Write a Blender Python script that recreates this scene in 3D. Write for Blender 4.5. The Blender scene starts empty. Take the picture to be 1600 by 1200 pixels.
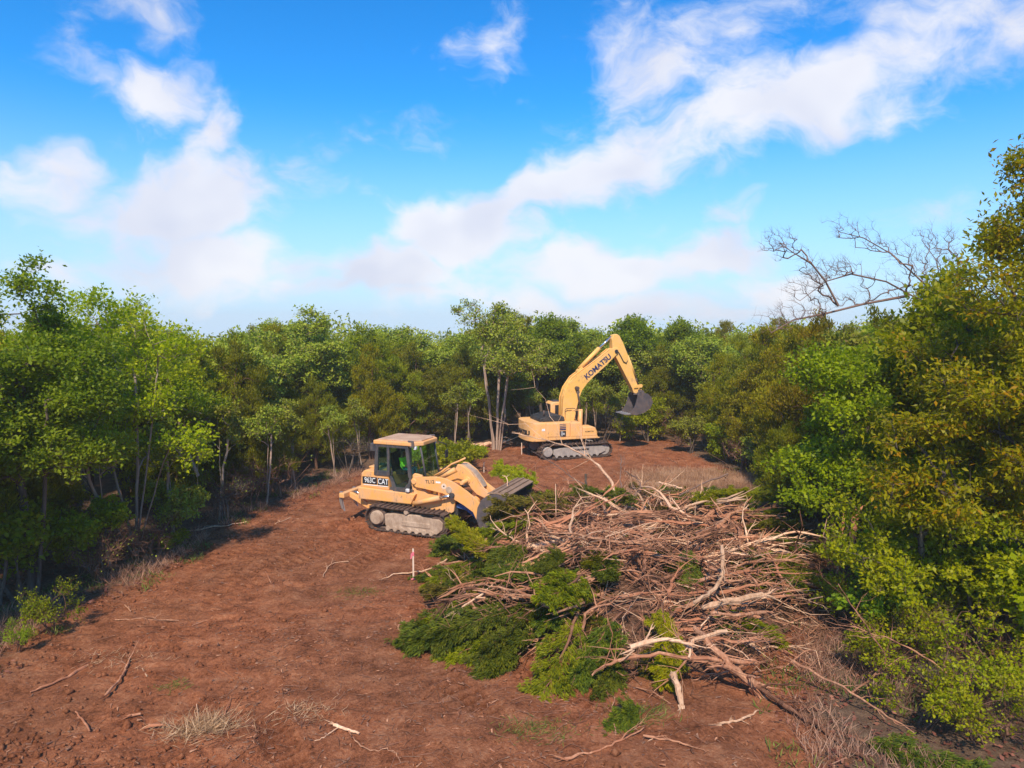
import bpy, bmesh, math, random
import numpy as np
from mathutils import Vector, Matrix, noise as mnoise

# ------------------------------------------------------------------ camera
S = bpy.context.scene
CAM_H = 7.4
PITCH = math.radians(4.9)
FPX = 1110.0                      # focal length in pixels of a 1600 px wide frame
cam_d = bpy.data.cameras.new('camera')
cam_d.sensor_width = 36.0
cam_d.lens = 36.0 * FPX / 1600.0
cam_d.clip_end = 6000.0
cam = bpy.data.objects.new('camera', cam_d)
S.collection.objects.link(cam)
cam.location = (0, 0, CAM_H)
cam.rotation_euler = (math.radians(90) - PITCH, 0, 0)
S.camera = cam

# ------------------------------------------------------------------ light
SUN_AZ = math.radians(188)        # compass style, +Y is 0, clockwise
SUN_EL = math.radians(47)
sun_vec = Vector((math.sin(SUN_AZ) * math.cos(SUN_EL), math.cos(SUN_AZ) * math.cos(SUN_EL), math.sin(SUN_EL)))
sd = bpy.data.lights.new('sun', 'SUN')
sd.energy = 4.2
sd.angle = math.radians(1.5)
sd.color = (1.0, 0.90, 0.74)
sun = bpy.data.objects.new('sun', sd)
S.collection.objects.link(sun)
sun.rotation_euler = sun_vec.to_track_quat('Z', 'Y').to_euler()
S.view_settings.view_transform = 'Standard'
S.view_settings.look = 'None'
S.view_settings.exposure = 0.4
S.view_settings.gamma = 1.0
S.view_settings.use_curve_mapping = False
S.cycles.max_bounces = 8
S.cycles.diffuse_bounces = 6
S.cycles.volume_bounces = 0
S.cycles.glossy_bounces = 2
S.cycles.transmission_bounces = 4
S.cycles.transparent_max_bounces = 8
S.cycles.use_denoising = True
S.cycles.sample_clamp_indirect = 6.0


def pix_dir(px, py):
    """World direction of the ray through a pixel of the 1600x1200 photograph."""
    a = (px - 800.0) / FPX
    b = (600.0 - py) / FPX
    f = Vector((0, math.cos(PITCH), -math.sin(PITCH)))
    u = Vector((0, math.sin(PITCH), math.cos(PITCH)))
    return (f + Vector((a, 0, 0)) + u * b)


def gp(px, py, z=0.0):
    """Point at height z seen at a pixel."""
    d = pix_dir(px, py)
    t = (z - CAM_H) / d.z
    return Vector((d.x * t, d.y * t, z))


def dp(px, py, depth):
    """Point at a given forward distance (world Y) seen at a pixel."""
    d = pix_dir(px, py)
    t = depth / d.y
    return Vector((d.x * t, depth, CAM_H + d.z * t))


class NT:
    """Small helper for node trees."""
    def __init__(self, tree):
        self.t = tree
        tree.nodes.clear()

    def n(self, kind, **kw):
        nd = self.t.nodes.new(kind)
        for k, v in kw.items():
            setattr(nd, k, v)
        return nd

    def link(self, a, b):
        self.t.links.new(a, b)

    def put(self, sock, v):
        if hasattr(v, 'is_linked') or hasattr(v, 'links'):
            self.t.links.new(v, sock)
        else:
            sock.default_value = v

    def math(self, op, a, b=None, c=None, clamp=False):
        nd = self.n('ShaderNodeMath', operation=op, use_clamp=clamp)
        self.put(nd.inputs[0], a)
        if b is not None:
            self.put(nd.inputs[1], b)
        if c is not None:
            self.put(nd.inputs[2], c)
        return nd.outputs[0]

    def dot(self, a, v):
        nd = self.n('ShaderNodeVectorMath', operation='DOT_PRODUCT')
        self.put(nd.inputs[0], a)
        nd.inputs[1].default_value = tuple(v)
        return nd.outputs['Value']

    def mapping(self, vec, scale=(1, 1, 1), loc=(0, 0, 0)):
        nd = self.n('ShaderNodeMapping')
        self.put(nd.inputs['Vector'], vec)
        nd.inputs['Scale'].default_value = scale
        nd.inputs['Location'].default_value = loc
        return nd.outputs[0]

    def noise(self, vec, scale, detail=4.0, rough=0.55, dist=0.0, col=False):
        nd = self.n('ShaderNodeTexNoise')
        if vec is not None:
            self.put(nd.inputs['Vector'], vec)
        nd.inputs['Scale'].default_value = scale
        nd.inputs['Detail'].default_value = detail
        nd.inputs['Roughness'].default_value = rough
        nd.inputs['Distortion'].default_value = dist
        return nd.outputs['Color' if col else 'Fac']

    def ramp(self, fac, stops, interp='LINEAR'):
        nd = self.n('ShaderNodeValToRGB')
        nd.color_ramp.interpolation = interp
        el = nd.color_ramp.elements
        while len(el) > 1:
            el.remove(el[-1])
        el[0].position = stops[0][0]
        el[0].color = tuple(stops[0][1]) + (1,)
        for p, c in stops[1:]:
            e = el.new(p)
            e.color = tuple(c) + (1,)
        self.put(nd.inputs[0], fac)
        return nd.outputs[0]

    def smooth(self, v, lo, hi, a=0.0, b=1.0):
        nd = self.n('ShaderNodeMapRange', interpolation_type='SMOOTHSTEP')
        self.put(nd.inputs[0], v)
        nd.inputs[1].default_value = lo
        nd.inputs[2].default_value = hi
        nd.inputs[3].default_value = a
        nd.inputs[4].default_value = b
        return nd.outputs[0]

    def mix(self, fac, a, b, blend='MIX'):
        nd = self.n('ShaderNodeMix', data_type='RGBA', blend_type=blend)
        self.put(nd.inputs[0], fac)
        for s, v in ((nd.inputs[6], a), (nd.inputs[7], b)):
            if isinstance(v, tuple) and len(v) == 3:
                v = v + (1,)
            self.put(s, v)
        return nd.outputs[2]

    def bump(self, h, strength=0.5, dist=0.02):
        nd = self.n('ShaderNodeBump')
        nd.inputs['Strength'].default_value = strength
        nd.inputs['Distance'].default_value = dist
        self.put(nd.inputs['Height'], h)
        return nd.outputs[0]


# ------------------------------------------------------------------ sky with broken cloud
W = bpy.data.worlds.new('World')
S.world = W
W.use_nodes = True
t = NT(W.node_tree)
SKY_STRENGTH = 0.15
sky = t.n('ShaderNodeTexSky', sky_type='NISHITA')
sky.sun_disc = False
sky.sun_elevation = SUN_EL
sky.sun_rotation = SUN_AZ
sky.altitude = 200
sky.air_density = 1.0
sky.dust_density = 0.4
sky.ozone_density = 3.0
tc0 = t.n('ShaderNodeTexCoord')
sp0 = t.n('ShaderNodeSeparateXYZ')
t.link(tc0.outputs['Generated'], sp0.inputs[0])
cb0 = t.n('ShaderNodeCombineXYZ')                 # the sky's lowest band goes on just below eye level, where the land falls away
t.link(sp0.outputs['X'], cb0.inputs['X'])
t.link(sp0.outputs['Y'], cb0.inputs['Y'])
t.link(t.math('MAXIMUM', sp0.outputs['Z'], .012), cb0.inputs['Z'])
t.link(cb0.outputs[0], sky.inputs['Vector'])
hs = t.n('ShaderNodeHueSaturation')
hs.inputs['Saturation'].default_value = 1.35
hs.inputs['Value'].default_value = 1.0
t.link(sky.outputs[0], hs.inputs['Color'])
skycol = t.mix(1.0, hs.outputs[0], (0.46, .95, 1.12), 'MULTIPLY')
tc = t.n('ShaderNodeTexCoord')
D = tc.outputs['Generated']
BLOBS = [  # pixel centre, half length, half width, tilt in degrees, weight
    (735, 358, 100, 50, 0, 1.45), (850, 305, 120, 40, 22, 1.05), (960, 262, 150, 50, 20, .95),
    (1130, 205, 190, 62, 22, .9), (1290, 145, 190, 62, 22, .85), (1450, 70, 220, 62, 20, .66),
    (1000, 130, 170, 70, 30, .62), (1130, 50, 240, 70, 15, .58), (1500, 20, 240, 65, 10, .6), (780, 50, 75, 50, 40, .55),
    (235, 45, 70, 60, 20, .66), (110, 110, 55, 70, 30, .6), (215, 165, 85, 60, 0, .8), (315, 215, 60, 60, 0, .72),
    (85, 262, 80, 48, -15, .8), (150, 318, 70, 40, 0, .6), (290, 315, 150, 62, 5, 1.25), (320, 400, 115, 55, 0, 1.2),
    (390, 300, 60, 60, 0, .5), (480, 260, 80, 70, 40, .42), (650, 205, 80, 35, 0, .36), (100, 425, 60, 22, 0, .5),
    (590, 430, 150, 46, 0, 1.0), (690, 464, 170, 26, 0, .78), (470, 450, 120, 26, 0, .7),
    (950, 420, 130, 38, 4, .98), (1090, 402, 140, 36, 10, .92), (1190, 440, 140, 40, 5, .82), (960, 484, 280, 26, 0, .88),
    (1130, 330, 60, 25, 20, .36), (1470, 320, 90, 30, 15, .36), (600, 335, 120, 20, 0, .34)]
warp = t.noise(D, 5.0, 3.0, .6, 0, True)
vm = t.n('ShaderNodeVectorMath', operation='MULTIPLY_ADD')
t.link(warp, vm.inputs[0])
vm.inputs[1].default_value = (.20, .20, .14)
sh_ = t.n('ShaderNodeVectorMath', operation='ADD')
t.link(D, sh_.inputs[0])
sh_.inputs[1].default_value = (-.10, -.10, -.07)
t.link(sh_.outputs[0], vm.inputs[2])
DW = vm.outputs[0]
acc = None
for (bx_, by_, ba, bb, rot, wgt) in BLOBS:
    c = pix_dir(bx_, by_).normalized()
    ca, sa = math.cos(math.radians(rot)), math.sin(math.radians(rot))
    r = (pix_dir(bx_ + ba * ca, by_ - ba * sa).normalized() - c)
    u = (pix_dir(bx_ - bb * sa, by_ - bb * ca).normalized() - c)
    rn = r.normalized()
    un = (u - rn * u.dot(rn)).normalized()
    rot_m = Matrix((rn, rn.cross(un) * -1, un)).transposed()
    mp = t.n('ShaderNodeMapping', vector_type='TEXTURE')
    t.link(DW, mp.inputs['Vector'])
    mp.inputs['Location'].default_value = c
    mp.inputs['Rotation'].default_value = rot_m.to_euler('XYZ')
    mp.inputs['Scale'].default_value = (r.length * 1.7, .5, u.length * 1.7)
    gr = t.n('ShaderNodeTexGradient', gradient_type='SPHERICAL')
    t.link(mp.outputs[0], gr.inputs[0])
    b = t.math('MULTIPLY', gr.outputs['Fac'], wgt)
    acc = b if acc is None else t.math('MAXIMUM', acc, b)
NV = t.mapping(DW, (1, 1, 1.8))
fb = t.noise(NV, 8.5, 7.0, .62)
broad = t.noise(t.mapping(D, (1, 1, 2.2), (3.1, 1.7, .4)), 2.6, 2.0, .5)
generic = t.smooth(broad, .55, .8, 0.0, .45)
# the same broken cover goes on around the whole sky
val = t.math('ADD', t.math('MAXIMUM', acc, t.math('MULTIPLY', generic, .8)),
             t.math('MULTIPLY', t.math('SUBTRACT', fb, .5), 1.35))
dens = t.smooth(val, .16, .74, 0.0, .93)
sep = t.n('ShaderNodeSeparateXYZ')
t.link(D, sep.inputs[0])
dens = t.math('MULTIPLY', dens, t.smooth(sep.outputs['Z'], -.06, -.02))
veil = t.smooth(sep.outputs['Z'], -.02, .30, .85, .0)
cl = t.ramp(t.noise(NV, 5.0, 2.0, .55), [(.3, (.56, .58, .68)), (.6, (.72, .72, .76))])
cl = t.mix(1.0, cl, (1 / SKY_STRENGTH, 1 / SKY_STRENGTH, 1 / SKY_STRENGTH), 'MULTIPLY')
hz = t.mix(veil, skycol, (.46 / SKY_STRENGTH, .54 / SKY_STRENGTH, .76 / SKY_STRENGTH))
fin = t.mix(dens, hz, cl)
bg = t.n('ShaderNodeBackground')
bg.inputs['Strength'].default_value = SKY_STRENGTH
t.link(fin, bg.inputs['Color'])
ow = t.n('ShaderNodeOutputWorld')
t.link(bg.outputs[0], ow.inputs['Surface'])
W.cycles.sampling_method = 'NONE'

# ------------------------------------------------------------------ helpers
C = S.collection


def tag(o, label=None, cat=None, group=None, kind=None):
    for k, v in (('label', label), ('category', cat), ('group', group), ('kind', kind)):
        if v:
            o[k] = v
    return o


def empty(name, loc=(0, 0, 0), rz=0.0):
    o = bpy.data.objects.new(name, None)
    o.empty_display_size = .3
    C.objects.link(o)
    o.location = loc
    o.rotation_euler = (0, 0, rz)
    return o


def link_mesh(name, me, mats=None, parent=None):
    if mats is not None:
        for m in (mats if isinstance(mats, (list, tuple)) else [mats]):
            me.materials.append(m)
    o = bpy.data.objects.new(name, me)
    C.objects.link(o)
    if parent is not None:
        o.parent = parent
    return o


def np_mesh(name, V, F, smooth=True, fattr=None, mi=None):
    """V (n,3), F (m,k) all faces with k corners."""
    V = np.asarray(V, dtype=np.float32)
    F = np.asarray(F, dtype=np.int32)
    me = bpy.data.meshes.new(name)
    n, k = F.shape
    me.vertices.add(len(V))
    me.vertices.foreach_set('co', V.ravel())
    me.loops.add(n * k)
    me.loops.foreach_set('vertex_index', F.ravel())
    me.polygons.add(n)
    me.polygons.foreach_set('loop_start', np.arange(0, n * k, k, dtype=np.int32))
    if smooth:
        me.polygons.foreach_set('use_smooth', np.ones(n, dtype=bool))
    if mi is not None:
        me.polygons.foreach_set('material_index', np.asarray(mi, dtype=np.int32))
    for a, d in (fattr or {}).items():
        at = me.attributes.new(a, 'FLOAT', 'FACE')
        at.data.foreach_set('value', np.asarray(d, dtype=np.float32))
    me.update(calc_edges=True)
    return me


def nrm(v):
    return v / np.maximum(np.linalg.norm(v, axis=-1, keepdims=True), 1e-9)


def tubes(A, B, ra, rb, k=5):
    """Open frustums from A to B; returns verts, quads."""
    A, B = np.asarray(A, float), np.asarray(B, float)
    n = len(A)
    d = nrm(B - A)
    ref = np.where(np.abs(d[:, 2:3]) > .9, np.array([[1., 0, 0]]), np.array([[0, 0, 1.]]))
    s = nrm(np.cross(d, ref))
    u = np.cross(s, d)
    an = np.arange(k) * 2 * np.pi / k
    ring = s[:, None, :] * np.cos(an)[None, :, None] + u[:, None, :] * np.sin(an)[None, :, None]
    VA = A[:, None] + ring * np.asarray(ra)[:, None, None]
    VB = B[:, None] + ring * np.asarray(rb)[:, None, None]
    V = np.concatenate([VA, VB], 1).reshape(-1, 3)
    i = np.arange(k)
    f = np.stack([i, (i + 1) % k, (i + 1) % k + k, i + k], 1)
    F = (np.arange(n) * 2 * k)[:, None, None] + f[None]
    return V, F.reshape(-1, 4)


def polytube(P, R, k=6):
    """One continuous tube along the points P with radii R, both ends closed to a point."""
    P = np.asarray(P, float)
    n = len(P)
    T = np.gradient(P, axis=0)
    T = nrm(T)
    ref = np.array([0, 0, 1.]) if abs(T[:, 2].mean()) < .8 else np.array([1., 0, 0])
    s = nrm(np.cross(T, ref))
    u = np.cross(s, T)
    an = np.arange(k) * 2 * np.pi / k
    V = P[:, None] + (s[:, None] * np.cos(an)[None, :, None] + u[:, None] * np.sin(an)[None, :, None]) * np.asarray(R)[:, None, None]
    V = V.reshape(-1, 3)
    V = np.vstack([V, P[0] - T[0] * R[0] * .3, P[-1] + T[-1] * R[-1] * .3])
    i = np.arange(k)
    f = np.stack([i, (i + 1) % k, (i + 1) % k + k, i + k], 1)
    F = ((np.arange(n - 1) * k)[:, None, None] + f[None]).reshape(-1, 4)
    a, b = n * k, n * k + 1
    c0 = np.stack([np.full(k, a), (i + 1) % k, i, np.full(k, a)], 1)
    e = (n - 1) * k
    c1 = np.stack([np.full(k, b), e + i, e + (i + 1) % k, np.full(k, b)], 1)
    return V, F, np.vstack([c0, c1])[:, :3]


class Geo:
    """Collects quads and triangles (triangles stored as their own list)."""
    def __init__(self):
        self.V, self.Q, self.T, self.n = [], [], [], 0

    def add(self, V, Q=None, T=None):
        self.V.append(np.asarray(V, float))
        if Q is not None and len(Q):
            self.Q.append(np.asarray(Q) + self.n)
        if T is not None and len(T):
            self.T.append(np.asarray(T) + self.n)
        self.n += len(V)

    def tube(self, P, R, k=6):
        self.add(*polytube(P, R, k))

    def mesh(self, name, smooth=True):
        V = np.vstack(self.V).astype(np.float32)
        Q = np.vstack(self.Q).astype(np.int32) if self.Q else np.zeros((0, 4), np.int32)
        T = np.vstack(self.T).astype(np.int32) if self.T else np.zeros((0, 3), np.int32)
        me = bpy.data.meshes.new(name)
        me.vertices.add(len(V))
        me.vertices.foreach_set('co', V.ravel())
        me.loops.add(Q.size + T.size)
        me.loops.foreach_set('vertex_index', np.concatenate([Q.ravel(), T.ravel()]))
        me.polygons.add(len(Q) + len(T))
        st = np.concatenate([np.arange(len(Q)) * 4, Q.size + np.arange(len(T)) * 3]).astype(np.int32)
        me.polygons.foreach_set('loop_start', st)
        me.polygons.foreach_set('use_smooth', np.full(len(Q) + len(T), smooth))
        me.update(calc_edges=True)
        return me


def leaf_quads(P, Dv, Nv, L, Wd, rng):
    """Diamond leaves: base P, direction Dv, normal Nv."""
    Dv = nrm(Dv)
    s = nrm(np.cross(Dv, Nv))
    L, Wd = np.asarray(L)[:, None], np.asarray(Wd)[:, None]
    up = np.cross(s, Dv)
    m = P + Dv * L * .45 + up * L * .06
    V = np.stack([P, m + s * Wd * .5, P + Dv * L, m - s * Wd * .5], 1).reshape(-1, 3)
    F = np.arange(len(P) * 4).reshape(-1, 4)
    return V, F


def copy_tree(o, parent=None):
    c = o.copy()
    C.objects.link(c)
    c.parent = parent
    for ch in o.children:
        copy_tree(ch, c)
    return c


# ------------------------------------------------------------------ materials
def new_mat(name):
    m = bpy.data.materials.new(name)
    m.use_nodes = True
    return m, NT(m.node_tree)


def finish(t, col, rough=.8, spec=.2, normal=None, metal=0.0):
    b = t.n('ShaderNodeBsdfPrincipled')
    if isinstance(col, tuple) and len(col) == 3:
        col = col + (1,)
    t.put(b.inputs['Base Color'], col)
    t.put(b.inputs['Roughness'], rough)
    t.put(b.inputs['Metallic'], metal)
    b.inputs['Specular IOR Level'].default_value = spec
    if normal is not None:
        t.link(normal, b.inputs['Normal'])
    o = t.n('ShaderNodeOutputMaterial')
    t.link(b.outputs[0], o.inputs['Surface'])
    return b


def leaf_mat(name, dark, mid, light, accent=None, transl=.5, rough=.5):
    m, t = new_mat(name)
    a = t.n('ShaderNodeAttribute', attribute_name='rnd')
    c = t.n('ShaderNodeAttribute', attribute_name='clump')
    oi = t.n('ShaderNodeObjectInfo')
    f = t.math('ADD', t.math('MULTIPLY', a.outputs['Fac'], .5), t.math('MULTIPLY', c.outputs['Fac'], .5))
    col = t.ramp(f, [(.15, dark), (.5, mid), (.85, light)])
    if accent:
        col = t.mix(t.smooth(t.math('ADD', a.outputs['Fac'], t.math('MULTIPLY', c.outputs['Fac'], .35)), .95, 1.15, 0, .8), col, accent)
    hv = t.n('ShaderNodeHueSaturation')
    t.put(hv.inputs['Hue'], t.math('ADD', .472, t.math('MULTIPLY', oi.outputs['Random'], .03)))
    t.put(hv.inputs['Value'], t.math('ADD', .88, t.math('MULTIPLY', oi.outputs['Random'], .34)))
    hv.inputs['Saturation'].default_value = 1.08
    t.link(col, hv.inputs['Color'])
    b = t.n('ShaderNodeBsdfPrincipled')
    t.link(hv.outputs[0], b.inputs['Base Color'])
    b.inputs['Roughness'].default_value = rough
    b.inputs['Specular IOR Level'].default_value = .25
    tr = t.n('ShaderNodeBsdfTranslucent')
    tcol = t.mix(1.0, hv.outputs[0], (1.25, 1.35, .6), 'MULTIPLY')
    t.link(tcol, tr.inputs['Color'])
    mx = t.n('ShaderNodeMixShader')
    mx.inputs[0].default_value = transl
    t.link(b.outputs[0], mx.inputs[1])
    t.link(tr.outputs[0], mx.inputs[2])
    o = t.n('ShaderNodeOutputMaterial')
    t.link(mx.outputs[0], o.inputs['Surface'])
    return m


def wood_mat(name, c1, c2, c3=None, scale=6.0, stretch=(1, 1, .15), rough=.85, thr=(.35, .65)):
    m, t = new_mat(name)
    co = t.n('ShaderNodeTexCoord').outputs['Object']
    oi = t.n('ShaderNodeObjectInfo')
    n1 = t.noise(t.mapping(co, stretch), scale * 3, 6.0, .65)
    n2 = t.noise(co, scale * .35, 4.0, .6)
    col = t.ramp(t.math('ADD', t.math('MULTIPLY', n1, .6), t.math('MULTIPLY', n2, .4)), [(thr[0], c1), (thr[1], c2)])
    if c3:
        col = t.mix(t.smooth(t.math('ADD', n2, t.math('MULTIPLY', oi.outputs['Random'], .25)), .52, .72), col, c3)
    hv = t.n('ShaderNodeHueSaturation')
    t.put(hv.inputs['Value'], t.math('ADD', .75, t.math('MULTIPLY', oi.outputs['Random'], .5)))
    t.link(col, hv.inputs['Color'])
    finish(t, hv.outputs[0], rough, .15, t.bump(n1, .6, .01))
    return m


M = {}
M['leaf_green'] = leaf_mat('leaf_green', (.12, .175, .014), (.23, .30, .022), (.35, .40, .035))
M['leaf_deep'] = leaf_mat('leaf_deep', (.105, .17, .018), (.19, .265, .028), (.30, .365, .042))
M['leaf_yellow'] = leaf_mat('leaf_yellow', (.18, .205, .012), (.34, .335, .016), (.47, .43, .03), (.42, .24, .03))
M['leaf_lime'] = leaf_mat('leaf_lime', (.16, .21, .014), (.30, .34, .020), (.43, .43, .038))
M['leaf_cedar'] = leaf_mat('leaf_cedar', (.105, .135, .013), (.195, .215, .018), (.30, .30, .024), None, .35, .6)
M['leaf_cedar_gold'] = leaf_mat('leaf_cedar_gold', (.14, .15, .011), (.26, .245, .015), (.39, .345, .025), (.22, .16, .02), .35, .6)
M['leaf_far'] = leaf_mat('leaf_far', (.15, .195, .028), (.27, .31, .042), (.39, .40, .06), (.16, .13, .05), .3, .6)
M['leaf_bough'] = leaf_mat('leaf_bough', (.05, .078, .012), (.105, .138, .018), (.205, .22, .026), None, .35, .6)
M['leaf_wilted'] = leaf_mat('leaf_wilted', (.06, .05, .010), (.125, .10, .016), (.20, .155, .024), None, .2, .7)
M['dry_leaf'] = leaf_mat('dry_leaf', (.10, .045, .025), (.19, .085, .05), (.32, .17, .10), None, .1, .8)
M['dry_grass'] = leaf_mat('dry_grass', (.30, .185, .10), (.47, .31, .18), (.60, .43, .27), None, .2, .8)
M['green_grass'] = leaf_mat('green_grass', (.05, .09, .015), (.12, .16, .03), (.22, .22, .06), None, .25, .7)
M['chip'] = wood_mat('chip', (.16, .07, .042), (.44, .25, .155), (.26, .12, .075))
M['bark'] = wood_mat('bark', (.075, .052, .040), (.17, .125, .095), None)
M['bark_pale'] = wood_mat('bark_pale', (.26, .185, .13), (.52, .40, .31), (.32, .21, .15))
M['bark_cedar'] = wood_mat('bark_cedar', (.11, .052, .032), (.24, .125, .08), None)
M['bark_dead'] = wood_mat('bark_dead', (.12, .07, .05), (.34, .225, .175), (.17, .10, .075))
M['wood_fresh'] = wood_mat('wood_fresh', (.25, .088, .042), (.74, .40, .235), (.34, .135, .07))
M['wood_pale'] = wood_mat('wood_pale', (.46, .235, .125), (.78, .50, .32), None)
M['wood_bark'] = wood_mat('wood_bark', (.085, .034, .020), (.34, .15, .082), (.46, .21, .115))
M['twig'] = wood_mat('twig', (.10, .042, .023), (.38, .18, .10), (.21, .09, .05), 2.0, (1, 1, 1))

# ------------------------------------------------------------------ ground
PILE_POLY = np.array([(-2.4, 15.9), (0.6, 14.7), (3.1, 13.7), (5.1, 14.0), (7.6, 16.6), (9.6, 21.5), (10.2, 26.5),
                      (6.2, 28.2), (2.3, 27.2), (-.7, 25.4), (-1.5, 21.0)])


def poly_sd(P, X, Y):
    """Signed distance to a polygon, positive inside (numpy arrays)."""
    n = len(P)
    d = np.full(X.shape, 1e9)
    ins = np.zeros(X.shape, bool)
    for i in range(n):
        ax, ay = P[i]
        bx, by = P[(i + 1) % n]
        ex, ey = bx - ax, by - ay
        h = np.clip(((X - ax) * ex + (Y - ay) * ey) / (ex * ex + ey * ey), 0, 1)
        d = np.minimum(d, np.hypot(X - ax - ex * h, Y - ay - ey * h))
        c = ((ay > Y) != (by > Y)) & (X < (bx - ax) * (Y - ay) / (by - ay + 1e-12) + ax)
        ins ^= c
    return np.where(ins, d, -d)


def vnoise(X, Y, seed=0):
    """Smooth value noise, about 0..1."""
    xi, yi = np.floor(X).astype(np.int64), np.floor(Y).astype(np.int64)
    fx, fy = X - xi, Y - yi
    fx, fy = fx * fx * (3 - 2 * fx), fy * fy * (3 - 2 * fy)

    def h(a, b):
        n = (a * 374761393 + b * 668265263 + seed * 1442695041) & 0xffffffff
        n = ((n ^ (n >> 13)) * 1274126177) & 0xffffffff
        return ((n ^ (n >> 16)) & 0xffff) / 65535.0
    return (h(xi, yi) * (1 - fx) + h(xi + 1, yi) * fx) * (1 - fy) + (h(xi, yi + 1) * (1 - fx) + h(xi + 1, yi + 1) * fx) * fy


def gz(x, y):
    """Ground height without the fine relief."""
    X, Y = np.asarray(x, float), np.asarray(y, float)
    z = .35 * (vnoise(X * .11, Y * .11, 1) - .5) + .12 * (vnoise(X * .4, Y * .4, 2) - .5)
    z = z + .25 * np.exp(-(((X + 11.5) / 3.0) ** 2 + ((Y - 14.0) / 3.5) ** 2))
    return z - .028 * np.maximum(0, np.hypot(X, Y) - 65)


def gzf(x, y):
    return float(gz(np.array([x]), np.array([y]))[0])


def pile_h(x, y):
    X, Y = np.asarray(x, float), np.asarray(y, float)
    s = np.clip(poly_sd(PILE_POLY, X, Y) / 3.2, 0, 1)
    return (s * (2 - s)) * (1.2 + 1.1 * (vnoise(X * .5 + 9, Y * .5, 5) - .5) + .45 * (vnoise(X * 1.3, Y * 1.3, 15) - .5)) + gz(X, Y)


def bez(pts, n=60):
    pts = np.array(pts, float)
    tt = np.linspace(0, len(pts) - 1, n)
    return np.stack([np.interp(tt, np.arange(len(pts)), pts[:, k]) for k in (0, 1)], 1)


TRACKS = []
for pts in ([gp(350, 1200), gp(330, 1100), gp(318, 1040), gp(345, 985), gp(420, 930), gp(520, 880), gp(620, 845)],
            [gp(760, 1200), gp(640, 1090), gp(560, 1000), gp(560, 930), gp(640, 860), gp(700, 838)],
            [gp(60, 1130), gp(180, 1000), gp(330, 900), gp(480, 840), gp(600, 815)],
            [gp(960, 1180), gp(800, 1090), gp(690, 1040), gp(600, 960)],
            [gp(720, 800), gp(790, 740), gp(850, 715)], [gp(600, 818), gp(500, 812), gp(420, 830), gp(330, 880), gp(250, 960)], [gp(560, 835), gp(460, 900), gp(430, 990), gp(480, 1090), gp(560, 1200)]):
    a = bez([(p.x, p.y) for p in pts], 70)
    for _ in range(6):
        a[1:-1] = (a[:-2] + a[1:-1] * 2 + a[2:]) / 4
    TRACKS.append(a)


def axis(lo, hi, dense_lo, dense_hi, step, grow=1.13, smax=80):
    v = list(np.arange(dense_lo, dense_hi, step))
    s, x = step, v[-1]
    while x < hi:
        s = min(s * grow, smax)
        x += s
        v.append(x)
    s, x = step, v[0]
    left = []
    while x > lo:
        s = min(s * grow, smax)
        x -= s
        left.append(x)
    return np.array(left[::-1] + v)


TRK = {}


def relief(X, Y, keep=False):
    """Clods, scrapes and crawler tracks pressed into the loose soil."""
    trk = np.zeros(X.shape)
    z = .07 * (vnoise(X * 1.3, Y * 1.3, 3) - .5) + .05 * (vnoise(X * 3.1, Y * 3.1, 4) - .5) + .035 * (vnoise(X * 7, Y * 7, 6) - .5)
    z = z + .028 * np.maximum(0, vnoise(X * 4.6, Y * 9, 8) - .62) / .38
    rough = np.clip((vnoise(X * .3, Y * .3, 9) - .45) * 3, 0, 1)
    z = z + rough * .07 * (vnoise(X * 5, Y * 5, 10) - .5)
    sx, sy = X + .5, Y
    for a in TRACKS:
        for off in (-.93, .93):
            T = np.gradient(a, axis=0)
            T /= np.linalg.norm(T, axis=1)[:, None]
            b = a + np.stack([-T[:, 1], T[:, 0]], 1) * off
            sl = np.concatenate([[0], np.cumsum(np.linalg.norm(np.diff(b, axis=0), axis=1))])
            m = (X > b[:, 0].min() - .6) & (X < b[:, 0].max() + .6) & (Y > b[:, 1].min() - .6) & (Y < b[:, 1].max() + .6)
            if not m.any():
                continue
            px, py = X[m], Y[m]
            best = np.full(px.shape, 9.)
            sarc = np.zeros(px.shape)
            for i in range(len(b) - 1):
                e = b[i + 1] - b[i]
                l2 = e @ e + 1e-9
                h = np.clip(((px - b[i, 0]) * e[0] + (py - b[i, 1]) * e[1]) / l2, 0, 1)
                d = np.hypot(px - b[i, 0] - e[0] * h, py - b[i, 1] - e[1] * h)
                k = d < best
                best[k] = d[k]
                sarc[k] = sl[i] + h[k] * math.sqrt(l2)
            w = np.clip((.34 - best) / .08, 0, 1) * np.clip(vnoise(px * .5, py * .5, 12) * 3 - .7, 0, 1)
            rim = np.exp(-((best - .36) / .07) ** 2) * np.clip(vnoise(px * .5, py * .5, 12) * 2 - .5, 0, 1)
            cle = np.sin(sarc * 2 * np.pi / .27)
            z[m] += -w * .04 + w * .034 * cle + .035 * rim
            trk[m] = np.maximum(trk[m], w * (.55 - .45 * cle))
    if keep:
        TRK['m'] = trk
    return z


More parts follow.
